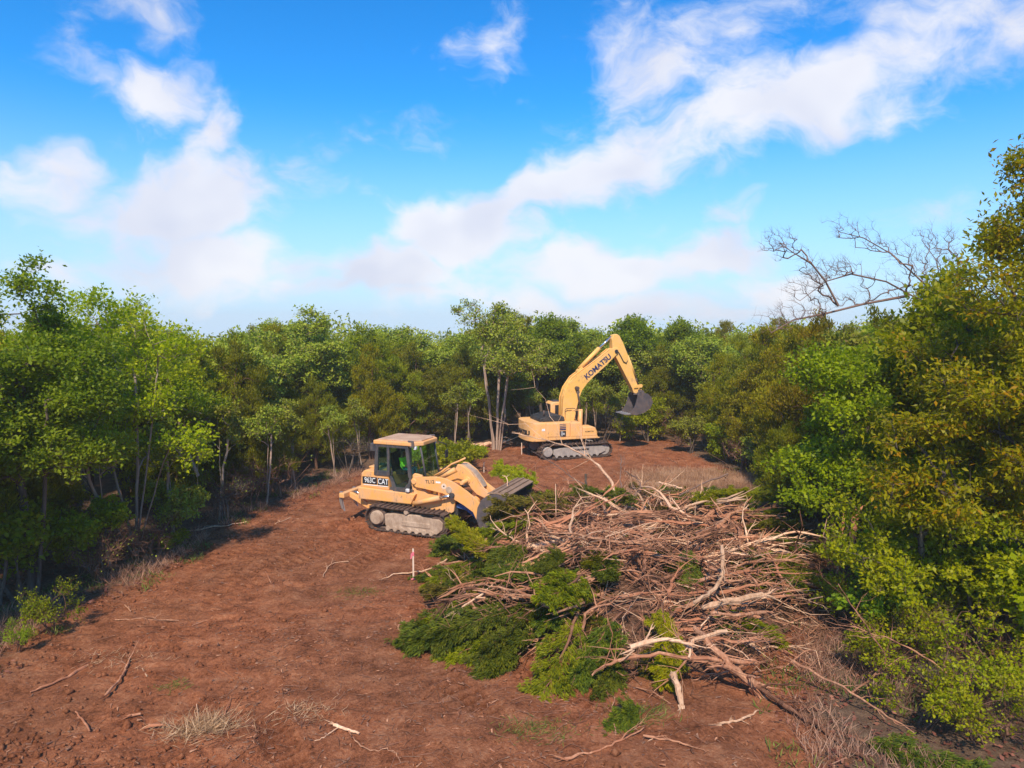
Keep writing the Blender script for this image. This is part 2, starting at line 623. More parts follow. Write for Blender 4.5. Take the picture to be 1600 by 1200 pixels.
gx = axis(-420, 420, -14, 10, .08, 1.13, 25)
gy = axis(-40, 430, 10.2, 25, .07, 1.035, 25)
GX, GY = np.meshgrid(gx, gy)
near = (np.abs(GX) < 40) & (GY < 70) & (GY > 4)
GZ = gz(GX, GY)
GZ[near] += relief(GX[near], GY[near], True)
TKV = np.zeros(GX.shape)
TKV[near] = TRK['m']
nx, ny = len(gx), len(gy)
idx = np.arange(nx * ny).reshape(ny, nx)
GF = np.stack([idx[:-1, :-1], idx[:-1, 1:], idx[1:, 1:], idx[1:, :-1]], -1).reshape(-1, 4)
CLEAR = np.array([(-11.2, 8), (-11.3, 16.5), (-10.6, 21), (-10.8, 25), (-9.9, 28.5), (-7.3, 35.5), (-5.2, 40), (-3.0, 43.0), (2, 44), (6, 46), (10.5, 45),
                  (10.2, 40), (11.3, 35), (12.3, 30), (10, 24.5), (8.2, 19), (6.4, 14.8), (5.4, 12.5), (5.0, 8)])

m, t = new_mat('soil')
co = t.n('ShaderNodeTexCoord').outputs['Object']
n_big = t.noise(co, .22, 3, .6)
n_mid = t.noise(co, 1.6, 4, .65)
n_fine = t.noise(co, 14, 5, .75)
n_grit = t.noise(co, 70, 2, .7)
soil = t.ramp(t.math('ADD', t.math('MULTIPLY', n_mid, .45), t.math('MULTIPLY', n_fine, .55)),
              [(.36, (.105, .037, .017)), (.50, (.31, .112, .051)), (.64, (.45, .195, .098))])
damp = t.noise(t.mapping(co, (1, 1.6, 1)), .75, 3, .6)
soil = t.mix(t.smooth(damp, .5, .70, 0, .5), soil, t.mix(1.0, soil, (.68, .60, .54), 'MULTIPLY'))
soil = t.mix(t.smooth(n_big, .38, .64), soil, t.mix(1.0, soil, (1.22, 1.12, 1.06), 'MULTIPLY'))
# dry pale crust and straw bits in broken patches
patch = t.math('MULTIPLY', t.smooth(n_mid, .52, .70), t.smooth(n_fine, .50, .66))
soil = t.mix(t.math('MULTIPLY', patch, .55), soil, (.42, .225, .125))
vor = t.n('ShaderNodeTexVoronoi')
vor.inputs['Scale'].default_value = 20
t.link(t.mapping(co, (1, .8, 1)), vor.inputs['Vector'])
chip = t.math('MULTIPLY', t.smooth(vor.outputs['Distance'], .05, .16, 1, 0), t.smooth(n_mid, .42, .6))
soil = t.mix(t.math('MULTIPLY', chip, .55), soil, (.48, .26, .15))
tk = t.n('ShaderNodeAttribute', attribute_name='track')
soil = t.mix(t.math('MULTIPLY', t.smooth(tk.outputs['Fac'], .1, .9, 0, .85), t.smooth(n_mid, .3, .55)), soil, t.mix(1.0, soil, (.52, .46, .42), 'MULTIPLY'))   # packed, damper soil in the crawler prints, with shade painted between the cleats
# woodland floor outside the cleared strip, tan grass on the far right of the clearing
at = t.n('ShaderNodeAttribute', attribute_name='wood')
duff = t.ramp(t.math('ADD', t.math('MULTIPLY', n_fine, .6), t.math('MULTIPLY', n_mid, .4)), [(.3, (.095, .052, .033)), (.52, (.19, .112, .07)), (.7, (.30, .20, .12))])
wf = t.smooth(t.math('ADD', at.outputs['Fac'], t.math('MULTIPLY', t.math('SUBTRACT', n_mid, .5), 1.0)), .35, .75)
colr = t.mix(wf, soil, duff)
ag = t.n('ShaderNodeAttribute', attribute_name='tan')
tanc = t.ramp(n_fine, [(.3, (.32, .20, .115)), (.6, (.56, .39, .25))])
colr = t.mix(t.smooth(t.math('ADD', ag.outputs['Fac'], t.math('MULTIPLY', t.math('SUBTRACT', n_mid, .5), .8)), .35, .7), colr, tanc)
hgt = t.math('ADD', t.math('MULTIPLY', n_fine, .7), t.math('MULTIPLY', n_grit, .35))
finish(t, colr, .95, .08, t.bump(hgt, 1.0, .085))
M['soil'] = m
gm = np_mesh('ground', np.stack([GX, GY, GZ], -1).reshape(-1, 3), GF, True)
wv = np.clip(.5 - poly_sd(CLEAR, GX, GY) / 2.2, 0, 1).ravel()
tx = np.exp(-(((GX - 8.8) / 3.4) ** 2 + ((GY - 32.0) / 3.8) ** 2) ** 1.5).ravel()
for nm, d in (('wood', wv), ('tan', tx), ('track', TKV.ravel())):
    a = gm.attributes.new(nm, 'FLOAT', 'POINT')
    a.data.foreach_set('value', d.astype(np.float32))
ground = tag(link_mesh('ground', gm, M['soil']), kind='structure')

# ------------------------------------------------------------------ trees
def skeleton(rng, trunks, targets, step=.4, arch=.10, jit=.05, down_pen=.9, base_skip=.0):
    """trunks: list of polylines (n,3). Returns node positions, parents and tip flags."""
    P, par = [], []
    for tr in trunks:
        for i, p in enumerate(tr):
            P.append(np.array(p, float))
            par.append(len(P) - 2 if i else -1)
    order = np.argsort([np.linalg.norm(c - np.array([trunks[0][0][0], trunks[0][0][1], c[2] * .6])) for c in targets])
    tips = []
    for oi in order:
        c = targets[oi]
        A = np.array(P)
        v = c - A
        d = np.linalg.norm(v, axis=1)
        cost = d + down_pen * np.maximum(0, A[:, 2] - c[2] + .25 * np.hypot(v[:, 0], v[:, 1])) + np.where(A[:, 2] < base_skip, 4.0, 0)
        j = int(np.argmin(cost))
        n = max(2, int(d[j] / step) + 1)
        s0 = A[j]
        prev = j
        dist = d[j]
        for k in range(1, n + 1):
            f = k / n
            p = s0 + (c - s0) * f + np.array([0, 0, arch * dist * math.sin(math.pi * f)]) + (rng.normal(0, jit, 3) * min(1, dist) if k < n else 0)
            P.append(p)
            par.append(prev)
            prev = len(P) - 1
        tips.append(prev)
    return np.array(P), np.array(par), np.array(tips)


def skel_geo(P, par, tips, rtip=.012, expo=.5, rmin_base=None):
    n = len(P)
    cnt = np.zeros(n)
    cnt[tips] += 1
    for i in range(n - 1, -1, -1):
        if par[i] >= 0:
            cnt[par[i]] += cnt[i]
    R = rtip * np.maximum(cnt, 1) ** expo
    ch = par >= 0
    i = np.where(ch)[0]
    return P[par[i]], P[i], np.minimum(R[par[i]], R[i] * 1.8), R[i]


def make_tree(name, seed, trunks, lobes, n_cl, leaf, bark, leafmat, twig_n=4, rtip=.013, expo=.5, jit=.06, arch=.08, shell=(.45, 1.0), base_skip=0.8, kind='broad', bare=None):
    """Returns an Empty with children trunk and crown. lobes: (cx,cy,cz,rx,ry,rz)."""
    rng = np.random.default_rng(seed)
    L = np.array(lobes, float)
    wv = (L[:, 3] * L[:, 4] * L[:, 5]) ** .75
    pick = rng.choice(len(L), n_cl, p=wv / wv.sum())
    d = nrm(rng.normal(size=(n_cl, 3)))
    r = rng.uniform(shell[0] ** 2, shell[1] ** 2, n_cl) ** .5
    T = L[pick, :3] + d * L[pick, 3:] * r[:, None]
    T[:, 2] = np.maximum(T[:, 2], .5)
    ax, ay = trunks[0][0][0], trunks[0][0][1]
    P, par, tips = skeleton(rng, trunks, T, jit=jit, arch=arch, base_skip=base_skip)
    A, B, ra, rb = skel_geo(P, par, tips, rtip, expo)
    V1, F1 = tubes(A, B, ra, rb, 5)
    # twigs round every clump
    ctr = P[tips]
    out = nrm(ctr - np.array([ax, ay, 0]) - np.array([0, 0, 1]) * (ctr[:, 2:3] * .55))
    G = [(V1, F1)]
    off = len(V1)
    nt = n_cl * twig_n
    base = np.repeat(ctr, twig_n, 0)
    od = np.repeat(out, twig_n, 0)
    size = leaf['cl']
    td = nrm(od * .7 + rng.normal(size=(nt, 3)) * .8 + np.array([0, 0, leaf.get('lift', .2)]))
    tl = rng.uniform(.5, 1.2, nt) * size
    tipp = base + td * tl[:, None]
    V2, F2 = tubes(base, tipp, np.full(nt, rtip * .75), np.full(nt, rtip * .25), 3)
    V = np.vstack([V1, V2])
    F = np.vstack([F1, F2 + off])
    root = empty(name)
    link_mesh('trunk', np_mesh('trunk', V, F), bark, root)
    if leaf['n'] > 0:
        nl = leaf['n']
        cid = rng.integers(0, nt, nl)
        f = rng.uniform(.05, 1.1, nl)
        sp = leaf.get('spread', .35) * size
        Pp = base[cid] + td[cid] * (tl[cid] * f)[:, None] + rng.normal(size=(nl, 3)) * sp * np.array([1, 1, leaf.get('flat', .6)])
        if kind == 'cedar':
            Dv = nrm(td[cid] * .8 + rng.normal(size=(nl, 3)) * .45 + np.array([0, 0, .75]))
            Nv = nrm(rng.normal(size=(nl, 3)))
        else:
            Dv = nrm(td[cid] * .6 + rng.normal(size=(nl, 3)) * .8 + np.array([0, 0, leaf.get('droop', -.25)]))
            Nv = nrm(np.array([0, 0, 1.]) + rng.normal(size=(nl, 3)) * leaf.get('tilt', .6) + od[cid] * .4)
        Ls = leaf['len'] * rng.uniform(.6, 1.3, nl)
        LV, LF = leaf_quads(Pp, Dv, Nv, Ls, Ls * leaf['asp'], rng)
        clr = rng.uniform(0, 1, n_cl)
        # neighbouring clumps on one limb share their tint
        cc = np.repeat(clr, twig_n)[cid] * .6 + .4 * vnoise(Pp[:, 0] * .7 + seed, Pp[:, 1] * .7 + Pp[:, 2] * .9, seed)
        me = np_mesh('crown', LV, LF, False, {'rnd': rng.uniform(0, 1, nl), 'clump': cc})
        link_mesh('crown', me, leafmat, root)
    return root


def trunk_line(rng, h, lean=(0, 0), base=(0, 0), n=8, wob=.06):
    f = np.linspace(0, 1, n)
    P = np.stack([base[0] + lean[0] * f, base[1] + lean[1] * f, -.15 + (h + .15) * f], 1)
    w = rng.normal(0, wob, (n, 3)) * np.array([1, 1, 0])
    w[0] = 0
    return P + np.cumsum(w, 0) * .6


def crown_lobes(rng, n, cz, rz, rx, ry=None, lob=(.7, 1.3), squash=.8, c0=(0, 0)):
    ry = ry or rx
    out = []
    for _ in range(n):
        d = nrm(rng.normal(size=3))
        r = rng.uniform(.3, .95)
        q = rng.uniform(*lob)
        out.append((c0[0] + d[0] * rx * r, c0[1] + d[1] * ry * r, cz + d[2] * rz * r, q, q, q * squash))
    return out


def cedar_lobes(rng, H, R, z0, lumps=16):
    out = []
    for k in range(lumps):
        f = (k + rng.uniform(0, 1)) / lumps
        z = z0 + (H - z0) * f
        rad = R * (1 - f) ** .62 * (.55 + .45 * min(1, f * 5 + .35))
        a = rng.uniform(0, 2 * np.pi)
        o = rad * rng.uniform(.35, .75)
        q = max(.32, rad * rng.uniform(.45, .65))
        out.append((math.cos(a) * o, math.sin(a) * o, z, q, q, q * rng.uniform(1.0, 1.5)))
    return out


BROAD = dict(n=24000, len=.15, asp=.62, cl=.42, spread=.34, flat=.55, droop=-.2, tilt=.55, lift=.15)
CEDAR = dict(n=52000, len=.135, asp=.30, cl=.34, spread=.25, flat=1.1, lift=.7)
rg = np.random.default_rng(11)
PROTO = {}


def proto(key, root):
    PROTO[key] = root
    return root


# cedars (junipers): dense, several stems, bare brown underside
for i, (H, R, mt) in enumerate([(7.6, 2.3, 'leaf_cedar'), (6.6, 2.6, 'leaf_cedar'), (7.2, 2.0, 'leaf_cedar_gold'), (5.2, 2.4, 'leaf_cedar')]):
    r_ = np.random.default_rng(100 + i)
    tr = [trunk_line(r_, H * .8, (r_.normal(0, .3), r_.normal(0, .3)), (r_.normal(0, .12), r_.normal(0, .12)), 9, .07) for _ in range(3)]
    proto('cedar%d' % i, make_tree('cedar_tree', 100 + i, tr, cedar_lobes(r_, H, R, 1.5, 20), 330, CEDAR, M['bark_cedar'], M[mt], 4, .008, .5, kind='cedar', shell=(.5, 1.0)))
# broadleaf trees
for i, (H, R, cz, rz, mt) in enumerate([(8.2, 2.5, 5.6, 2.3, 'leaf_green'), (8.6, 2.2, 6.0, 2.3, 'leaf_deep'), (7.8, 2.6, 5.2, 2.2, 'leaf_far'), (8.0, 2.2, 5.4, 2.4, 'leaf_lime')]):
    r_ = np.random.default_rng(200 + i)
    tr = [trunk_line(r_, H * .7, (r_.normal(0, .5), r_.normal(0, .5)), (r_.normal(0, .1), r_.normal(0, .1)), 9, .1) for _ in range(2 if i else 1)]
    proto('broad%d' % i, make_tree('broadleaf_tree', 200 + i, tr, crown_lobes(r_, 15, cz, rz, R, lob=(.65, 1.2)), 300, BROAD, M['bark'], M[mt], 4, .009, .5))
# shrubs
for i, (H, R, mt, n) in enumerate([(2.3, 1.5, 'leaf_lime', 9000), (1.5, 1.3, 'leaf_green', 7000), (2.6, 1.3, 'leaf_far', 7000)]):
    r_ = np.random.default_rng(300 + i)
    tr = [trunk_line(r_, H * .55, (r_.normal(0, .5), r_.normal(0, .5)), (r_.normal(0, .15), r_.normal(0, .15)), 5, .05) for _ in range(4)]
    lf = dict(BROAD, n=n, len=.13, cl=.3, spread=.3)
    proto('shrub%d' % i, make_tree('leafy_shrub', 300 + i, tr, crown_lobes(r_, 9, H * .55, H * .4, R, lob=(.4, .7)), 120, lf, M['bark'], M[mt], 3, .008, .5, base_skip=0))
# leafless brush
for i, (H, R) in enumerate([(2.6, 1.6), (1.8, 1.5), (3.4, 1.4)]):
    r_ = np.random.default_rng(400 + i)
    tr = [trunk_line(r_, H * .6, (r_.normal(0, .6), r_.normal(0, .6)), (r_.normal(0, .2), r_.normal(0, .2)), 6, .08) for _ in range(5)]
    lf = dict(n=150, len=.075, asp=.6, cl=.42, spread=.3, lift=.2)
    proto('brush%d' % i, make_tree('bare_brush', 400 + i, tr, crown_lobes(r_, 8, H * .55, H * .4, R, lob=(.4, .7)), 130, lf, M['bark_cedar' if i < 2 else 'bark'], M['leaf_far'], 5, .007, .48, jit=.10, base_skip=0))
USED = set()


def put(key, loc, rz=0.0, sc=1.0, label=None, cat='tree', group=None, mat=None, sz=None):
    p = PROTO[key]
    o = p if key not in USED else copy_tree(p)
    USED.add(key)
    o.location = (loc[0], loc[1], gzf(loc[0], loc[1]))
    o.rotation_euler = (0, 0, rz)
    o.scale = (sc, sc, sz or sc)
    for k in ('label', 'category', 'group'):
        if k in o:
            del o[k]
    tag(o, label, cat, group)
    if mat:
        for ch in o.children:
            if ch.name.startswith('crown'):
                ch.material_slots[0].link = 'OBJECT'
                ch.material_slots[0].material = M[mat]
    return o

# ------------------------------------------------------------------ machines
def paint_mat(name, col, dust=(.46, .30, .19), amount=.5, rough=.5, metal=0.0, scale=2.2):
    m, t = new_mat(name)
    co = t.n('ShaderNodeTexCoord').outputs['Object']
    n1 = t.noise(co, scale, 5, .68)
    n2 = t.noise(t.mapping(co, (1, 1, .3)), scale * 6, 4, .72)
    n3 = t.noise(co, scale * .6, 3, .6)
    f = t.smooth(t.math('ADD', t.math('MULTIPLY', n1, .6), t.math('MULTIPLY', n2, .4)), .38, .64, 0, amount)
    c = t.mix(f, col, dust)
    # grease and rubbed rusty spots
    c = t.mix(t.smooth(t.math('ADD', n2, t.math('MULTIPLY', n3, .5)), .83, .97, 0, .55), c, (.20, .10, .055))
    finish(t, c, t.math('ADD', rough, t.math('MULTIPLY', f, .4)), .35, t.bump(n2, .12, .006), metal)
    return m


M['cat_yellow'] = paint_mat('loader_paint', (.84, .385, .105), (.66, .38, .22), .75)
M['kom_yellow'] = paint_mat('excavator_paint', (.86, .43, .13), (.70, .43, .26), .6)
M['boom_yellow'] = paint_mat('boom_paint', (.86, .445, .095), (.76, .46, .22), .5)
M['cab_grey'] = paint_mat('cab_paint', (.045, .048, .058), (.20, .15, .12), .4)
M['black_trim'] = paint_mat('black_trim', (.018, .02, .024), (.12, .10, .09), .45)
M['dusty'] = paint_mat('dusty_steel', (.32, .21, .145), (.56, .41, .30), .85, .85)
M['grey_dusty'] = paint_mat('grey_steel', (.28, .24, .22), (.50, .42, .36), .7, .8)
M['shoe'] = paint_mat('track_steel', (.075, .055, .048), (.24, .14, .10), .75, .6, .3, 4.0)
M['bucket'] = paint_mat('bucket_steel', (.10, .085, .09), (.20, .14, .12), .7, .5, .3, 3.0)
M['worn_steel'] = paint_mat('worn_steel', (.62, .58, .56), (.40, .30, .25), .4, .35, .8)
M['wood_plank'] = paint_mat('scraped_steel', (.46, .26, .15), (.60, .40, .26), .8, .7)
M['rusty'] = paint_mat('rusty_steel', (.22, .13, .08), (.34, .22, .15), .8, .7)
M['chrome'] = paint_mat('rod', (.70, .70, .72), (.4, .35, .3), .15, .2, .9)
M['white_paint'] = paint_mat('white_paint', (.78, .78, .78), (.5, .4, .3), .2)
M['navy'] = paint_mat('navy', (.012, .025, .10), (.2, .15, .12), .2)
M['ink'] = paint_mat('ink', (.012, .012, .018), (.2, .15, .12), .15)
M['blue'] = paint_mat('blue_plate', (.03, .10, .30), (.2, .15, .12), .25)
M['orange'] = paint_mat('orange', (.75, .13, .03), (.5, .2, .1), .2)
M['lime'] = paint_mat('lime_cloth', (.38, .80, .05), (.3, .5, .1), .2, .9)
M['teal'] = paint_mat('teal_cloth', (.02, .22, .24), (.1, .2, .2), .2, .9)
M['skin'] = paint_mat('skin', (.20, .095, .055), (.25, .12, .07), .2, .6)
M['dark_cloth'] = paint_mat('dark_cloth', (.02, .02, .025), (.05, .05, .05), .2, .9)
M['pink'] = paint_mat('pink_tape', (.75, .16, .20), (.8, .3, .3), .2, .6)
M['stake'] = paint_mat('stake_wood', (.72, .50, .36), (.8, .62, .48), .6, .9)
m, t = new_mat('tinted_glass')
tr = t.n('ShaderNodeBsdfTransparent')
tr.inputs[0].default_value = (.84, 1.0, .91, 1)
gl = t.n('ShaderNodeBsdfGlossy')
gl.inputs['Roughness'].default_value = .06
gl.inputs[0].default_value = (.75, .9, .85, 1)
mx = t.n('ShaderNodeMixShader')
fr = t.n('ShaderNodeFresnel')
fr.inputs[0].default_value = 1.5
t.link(t.math('ADD', t.math('MULTIPLY', fr.outputs[0], .6), .02), mx.inputs[0])
t.link(tr.outputs[0], mx.inputs[1])
t.link(gl.outputs[0], mx.inputs[2])
o_ = t.n('ShaderNodeOutputMaterial')
t.link(mx.outputs[0], o_.inputs[0])
M['glass'] = m


def bm_obj(name, bm, mat, parent, smooth=False):
    me = bpy.data.meshes.new(name)
    bmesh.ops.recalc_face_normals(bm, faces=bm.faces)
    bm.to_mesh(me)
    bm.free()
    if smooth:
        me.polygons.foreach_set('use_smooth', np.ones(len(me.polygons), bool))
    return link_mesh(name, me, mat, parent)


def prism(name, pts, y0, y1, mat, parent, bev=.015, axis='y'):
    bm = bmesh.new()
    def P(a, b, c):
        return (a, c, b) if axis == 'y' else (a, b, c)
    lo = [bm.verts.new(P(p[0], p[1], y0)) for p in pts]
    hi = [bm.verts.new(P(p[0], p[1], y1)) for p in pts]
    n = len(pts)
    bm.faces.new(lo)
    bm.faces.new(hi[::-1])
    for i in range(n):
        bm.faces.new((lo[i], lo[(i + 1) % n], hi[(i + 1) % n], hi[i]))
    if bev:
        bmesh.ops.bevel(bm, geom=list(bm.edges), offset=bev, segments=2, affect='EDGES', profile=.6, clamp_overlap=True)
    return bm_obj(name, bm, mat, parent)


def box(name, x0, x1, y0, y1, z0, z1, mat, parent, bev=.015):
    return prism(name, [(x0, z0), (x1, z0), (x1, z1), (x0, z1)], y0, y1, mat, parent, bev)


def cyl(name, p0, p1, r, mat, parent, k=16, r1=None, bev=0):
    p0, p1 = Vector(p0), Vector(p1)
    bm = bmesh.new()
    d = p1 - p0
    bmesh.ops.create_cone(bm, cap_ends=True, segments=k, radius1=r, radius2=r if r1 is None else r1, depth=d.length,
                          matrix=Matrix.Translation((p0 + p1) / 2) @ d.to_track_quat('Z', 'Y').to_matrix().to_4x4())
    if bev:
        ed = [e for e in bm.edges if any(len(f.verts) > 4 for f in e.link_faces)]
        bmesh.ops.bevel(bm, geom=ed, offset=bev, segments=2, affect='EDGES')
    o = bm_obj(name, bm, mat, parent)
    for p in o.data.polygons:
        p.use_smooth = len(p.vertices) == 4
    return o


def tube_obj(name, P, R, mat, parent, k=8):
    g = Geo()
    g.tube(P, R if hasattr(R, '__len__') else [R] * len(P), k)
    return link_mesh(name, g.mesh(name), mat, parent)


def sheet(name, pts4, mat, parent, th=.012):
    """Thin slab through a planar polygon given as 3D points."""
    bm = bmesh.new()
    vs = [bm.verts.new(p) for p in pts4]
    f = bm.faces.new(vs)
    f.normal_update()
    n = f.normal * th
    r = bmesh.ops.extrude_face_region(bm, geom=[f])
    for e in r['geom']:
        if isinstance(e, bmesh.types.BMVert):
            e.co += n
    return bm_obj(name, bm, mat, parent)


def bar(name, pts, r, mat, parent):
    """Square post through points."""
    return tube_obj(name, pts, [r] * len(pts), mat, parent, 4)


def lettering(name, s, size, origin, mat, parent, ang=0.0, extr=.003, shear=0.0, sx=1.0, face='side'):
    cu = bpy.data.curves.new(name, 'FONT')
    cu.body = s
    cu.size = size
    cu.extrude = extr
    cu.shear = shear
    cu.offset = size * (.03 if size > .3 else .008)
    cu.align_x = 'CENTER'
    cu.align_y = 'CENTER'
    tmp = bpy.data.objects.new(name, cu)
    C.objects.link(tmp)
    bpy.context.view_layer.update()
    me = bpy.data.meshes.new_from_object(tmp.evaluated_get(bpy.context.evaluated_depsgraph_get()))
    bpy.data.objects.remove(tmp)
    bpy.data.curves.remove(cu)
    c_, s_ = math.cos(ang), math.sin(ang)
    if face == 'side':
        mtx = Matrix(((c_, -s_, 0, origin[0]), (0, 0, -1, origin[1]), (s_, c_, 0, origin[2]), (0, 0, 0, 1)))
    else:  # on the end facing local -x, x runs along -y ... seen from behind
        mtx = Matrix(((0, 0, -1, origin[0]), (-c_, s_, 0, origin[1]), (s_, c_, 0, origin[2]), (0, 0, 0, 1)))
    me.transform(mtx @ Matrix.Diagonal((sx, 1, 1, 1)))
    me.materials.clear()
    return link_mesh(name, me, mat, parent)


def track_path(x0, z0, r0, x1, z1, r1, sag, n_top=3):
    """Closed belt outline (x,z) round two wheels, resampled later."""
    pts = []
    for a in np.linspace(math.pi / 2, math.pi * 1.5, 14):
        pts.append((x0 + r0 * math.cos(a), z0 + r0 * math.sin(a)))
    for a in np.linspace(-math.pi / 2, math.pi / 2, 14):
        pts.append((x1 + r1 * math.cos(a), z1 + r1 * math.sin(a)))
    f = np.linspace(0, 1, 14)[1:-1]
    for q in f:
        pts.append((x1 + (x0 - x1) * q, z1 + r1 + (z0 + r0 - z1 - r1) * q - sag * abs(math.sin(math.pi * 2 * q)) * .5))
    return np.array(pts)


def crawler_track(parent, yc, width, path, n_shoe, shoe_mat, chain_mat):
    P = np.vstack([path, path[:1]])
    sl = np.concatenate([[0], np.cumsum(np.linalg.norm(np.diff(P, axis=0), axis=1))])
    tot = sl[-1]
    # chain: closed strip inside the shoes
    m_ = 90
    ss = np.linspace(0, tot, m_, endpoint=False)
    X = np.interp(ss, sl, P[:, 0])
    Z = np.interp(ss, sl, P[:, 1])
    tx, tz = np.roll(X, -1) - np.roll(X, 1), np.roll(Z, -1) - np.roll(Z, 1)
    l = np.hypot(tx, tz)
    nx_, nz_ = -tz / l, tx / l           # points inward for this winding
    V = []
    hw = width * .22
    for y in (-hw, hw):
        for o in (.0, .075):
            V.append(np.stack([X + nx_ * o, np.full(m_, yc + y), Z + nz_ * o], 1))
    V = np.vstack(V)
    i = np.arange(m_)
    j = (i + 1) % m_
    def q(a, b):
        return np.stack([a * m_ + i, a * m_ + j, b * m_ + j, b * m_ + i], 1)
    F = np.vstack([q(0, 1), q(1, 3), q(3, 2), q(2, 0)])
    tr = link_mesh('track', np_mesh('track', V, F, False), chain_mat, parent)
    pitch = tot / n_shoe
    bm = bmesh.new()
    for (sx0, sx1, z0, z1) in ((-pitch * .46, pitch * .46, -.03, .004), (-pitch * .44, -pitch * .25, -.075, -.028)):
        r = bmesh.ops.create_cube(bm, size=1, matrix=Matrix.Translation(((sx0 + sx1) / 2, 0, (z0 + z1) / 2)) @ Matrix.Diagonal((sx1 - sx0, width, z1 - z0, 1)))
    me = bpy.data.meshes.new('shoe')
    bm.to_mesh(me)
    bm.free()
    me.materials.append(shoe_mat)
    for k in range(n_shoe):
        s = (k + .5) * pitch
        x, z = np.interp(s, sl, P[:, 0]), np.interp(s, sl, P[:, 1])
        x2, z2 = np.interp((s + .04) % tot, sl, P[:, 0]), np.interp((s + .04) % tot, sl, P[:, 1])
        x1, z1 = np.interp((s - .04) % tot, sl, P[:, 0]), np.interp((s - .04) % tot, sl, P[:, 1])
        T = Vector((x2 - x1, 0, z2 - z1)).normalized()
        N = Vector((-T.z, 0, T.x))                     # inward
        o = bpy.data.objects.new('shoe', me)
        C.objects.link(o)
        o.parent = tr
        Y = N.cross(T)
        o.matrix_local = Matrix(((T.x, Y.x, N.x, x), (T.y, Y.y, N.y, yc), (T.z, Y.z, N.z, z), (0, 0, 0, 1)))
    return tr


# ---- crawler loader ------------------------------------------------------
lp = gp(660, 819)
LO = empty('crawler_loader', (lp.x, lp.y, gzf(lp.x, lp.y) + .0), math.radians(-22.0))
tag(LO, 'yellow crawler loader with grey cab, lifting arms and bucket at the brush pile', 'crawler loader')
Yl = M['cat_yellow']
for s in (-1, 1):
    yc = s * .95
    crawler_track(LO, yc, .52, track_path(-1.22, .53, .42, 1.24, .51, .40, .05), 38, M['shoe'], M['shoe'])
    tf = prism('track_frame', [(-.88, .3), (-.75, .16), (1.2, .16), (1.42, .34), (1.45, .58), (1.3, .70), (.62, .70), (.5, .78), (.1, .76), (-.1, .70), (-.55, .74), (-.9, .68)],
               yc - .20, yc + .20, M['dusty'], LO, .03)
    for x in np.linspace(-.75, 1.0, 7):
        cyl('roller', (x, yc - .24, .19), (x, yc + .24, .19), .09, M['dusty'], LO, 14, bev=.01)
    cyl('carrier_roller', (.0, yc - .25, .84), (.0, yc + .25, .84), .085, M['dusty'], LO, 14, bev=.01)
    sp = cyl('sprocket', (-1.22, yc - .13, .53), (-1.22, yc + .13, .53), .35, M['shoe'], LO, 22, bev=.02)
    cyl('hub_cover', (-1.22, yc - .28, .53), (-1.22, yc + .28, .53), .25, M['dusty'], sp, 22, bev=.03)
    cyl('idler', (1.24, yc - .15, .51), (1.24, yc + .15, .51), .33, M['shoe'], LO, 22, bev=.02)
    box('frame_guard', -.2, .95, yc - .225, yc + .225, .34, .52, M['dusty'], LO, .03)
box('hull', -1.95, 1.35, -.64, .64, .50, 1.12, Yl, LO, .04)
lower = prism('engine_guard', [(-2.22, 1.06), (.02, 1.06), (.12, 1.28), (.22, 1.44), (-2.2, 1.50)], -.86, .86, Yl, LO, .035)
hood = prism('hood', [(-2.14, 1.49), (-.93, 1.47), (-.93, 2.05), (-1.3, 2.10), (-1.95, 2.14), (-2.10, 2.02)], -.78, .78, Yl, LO, .05)
box('vent', -2.05, -1.62, -.35, .35, 2.13, 2.20, Yl, hood, .03)
for k in range(5):
    z = 1.62 + k * .075
    box('grille_slat', -2.165, -2.12, -.6, .6, z, z + .035, M['black_trim'], hood, .005)
pl = box('badge', -2.04, -1.42, -.793, -.778, 1.64, 1.90, M['ink'], hood, 0)
lettering('lettering', '963C', .27, (-1.72, -.795, 1.77), M['white_paint'], pl, sx=.80)
pl = box('badge', -1.39, -.95, -.793, -.778, 1.63, 1.89, M['ink'], hood, 0)
lettering('lettering', 'CAT', .28, (-1.16, -.795, 1.76), M['white_paint'], pl, sx=.80)
box('badge_stripe', -2.0, -.95, -.791, -.778, 1.585, 1.61, M['white_paint'], hood, 0)
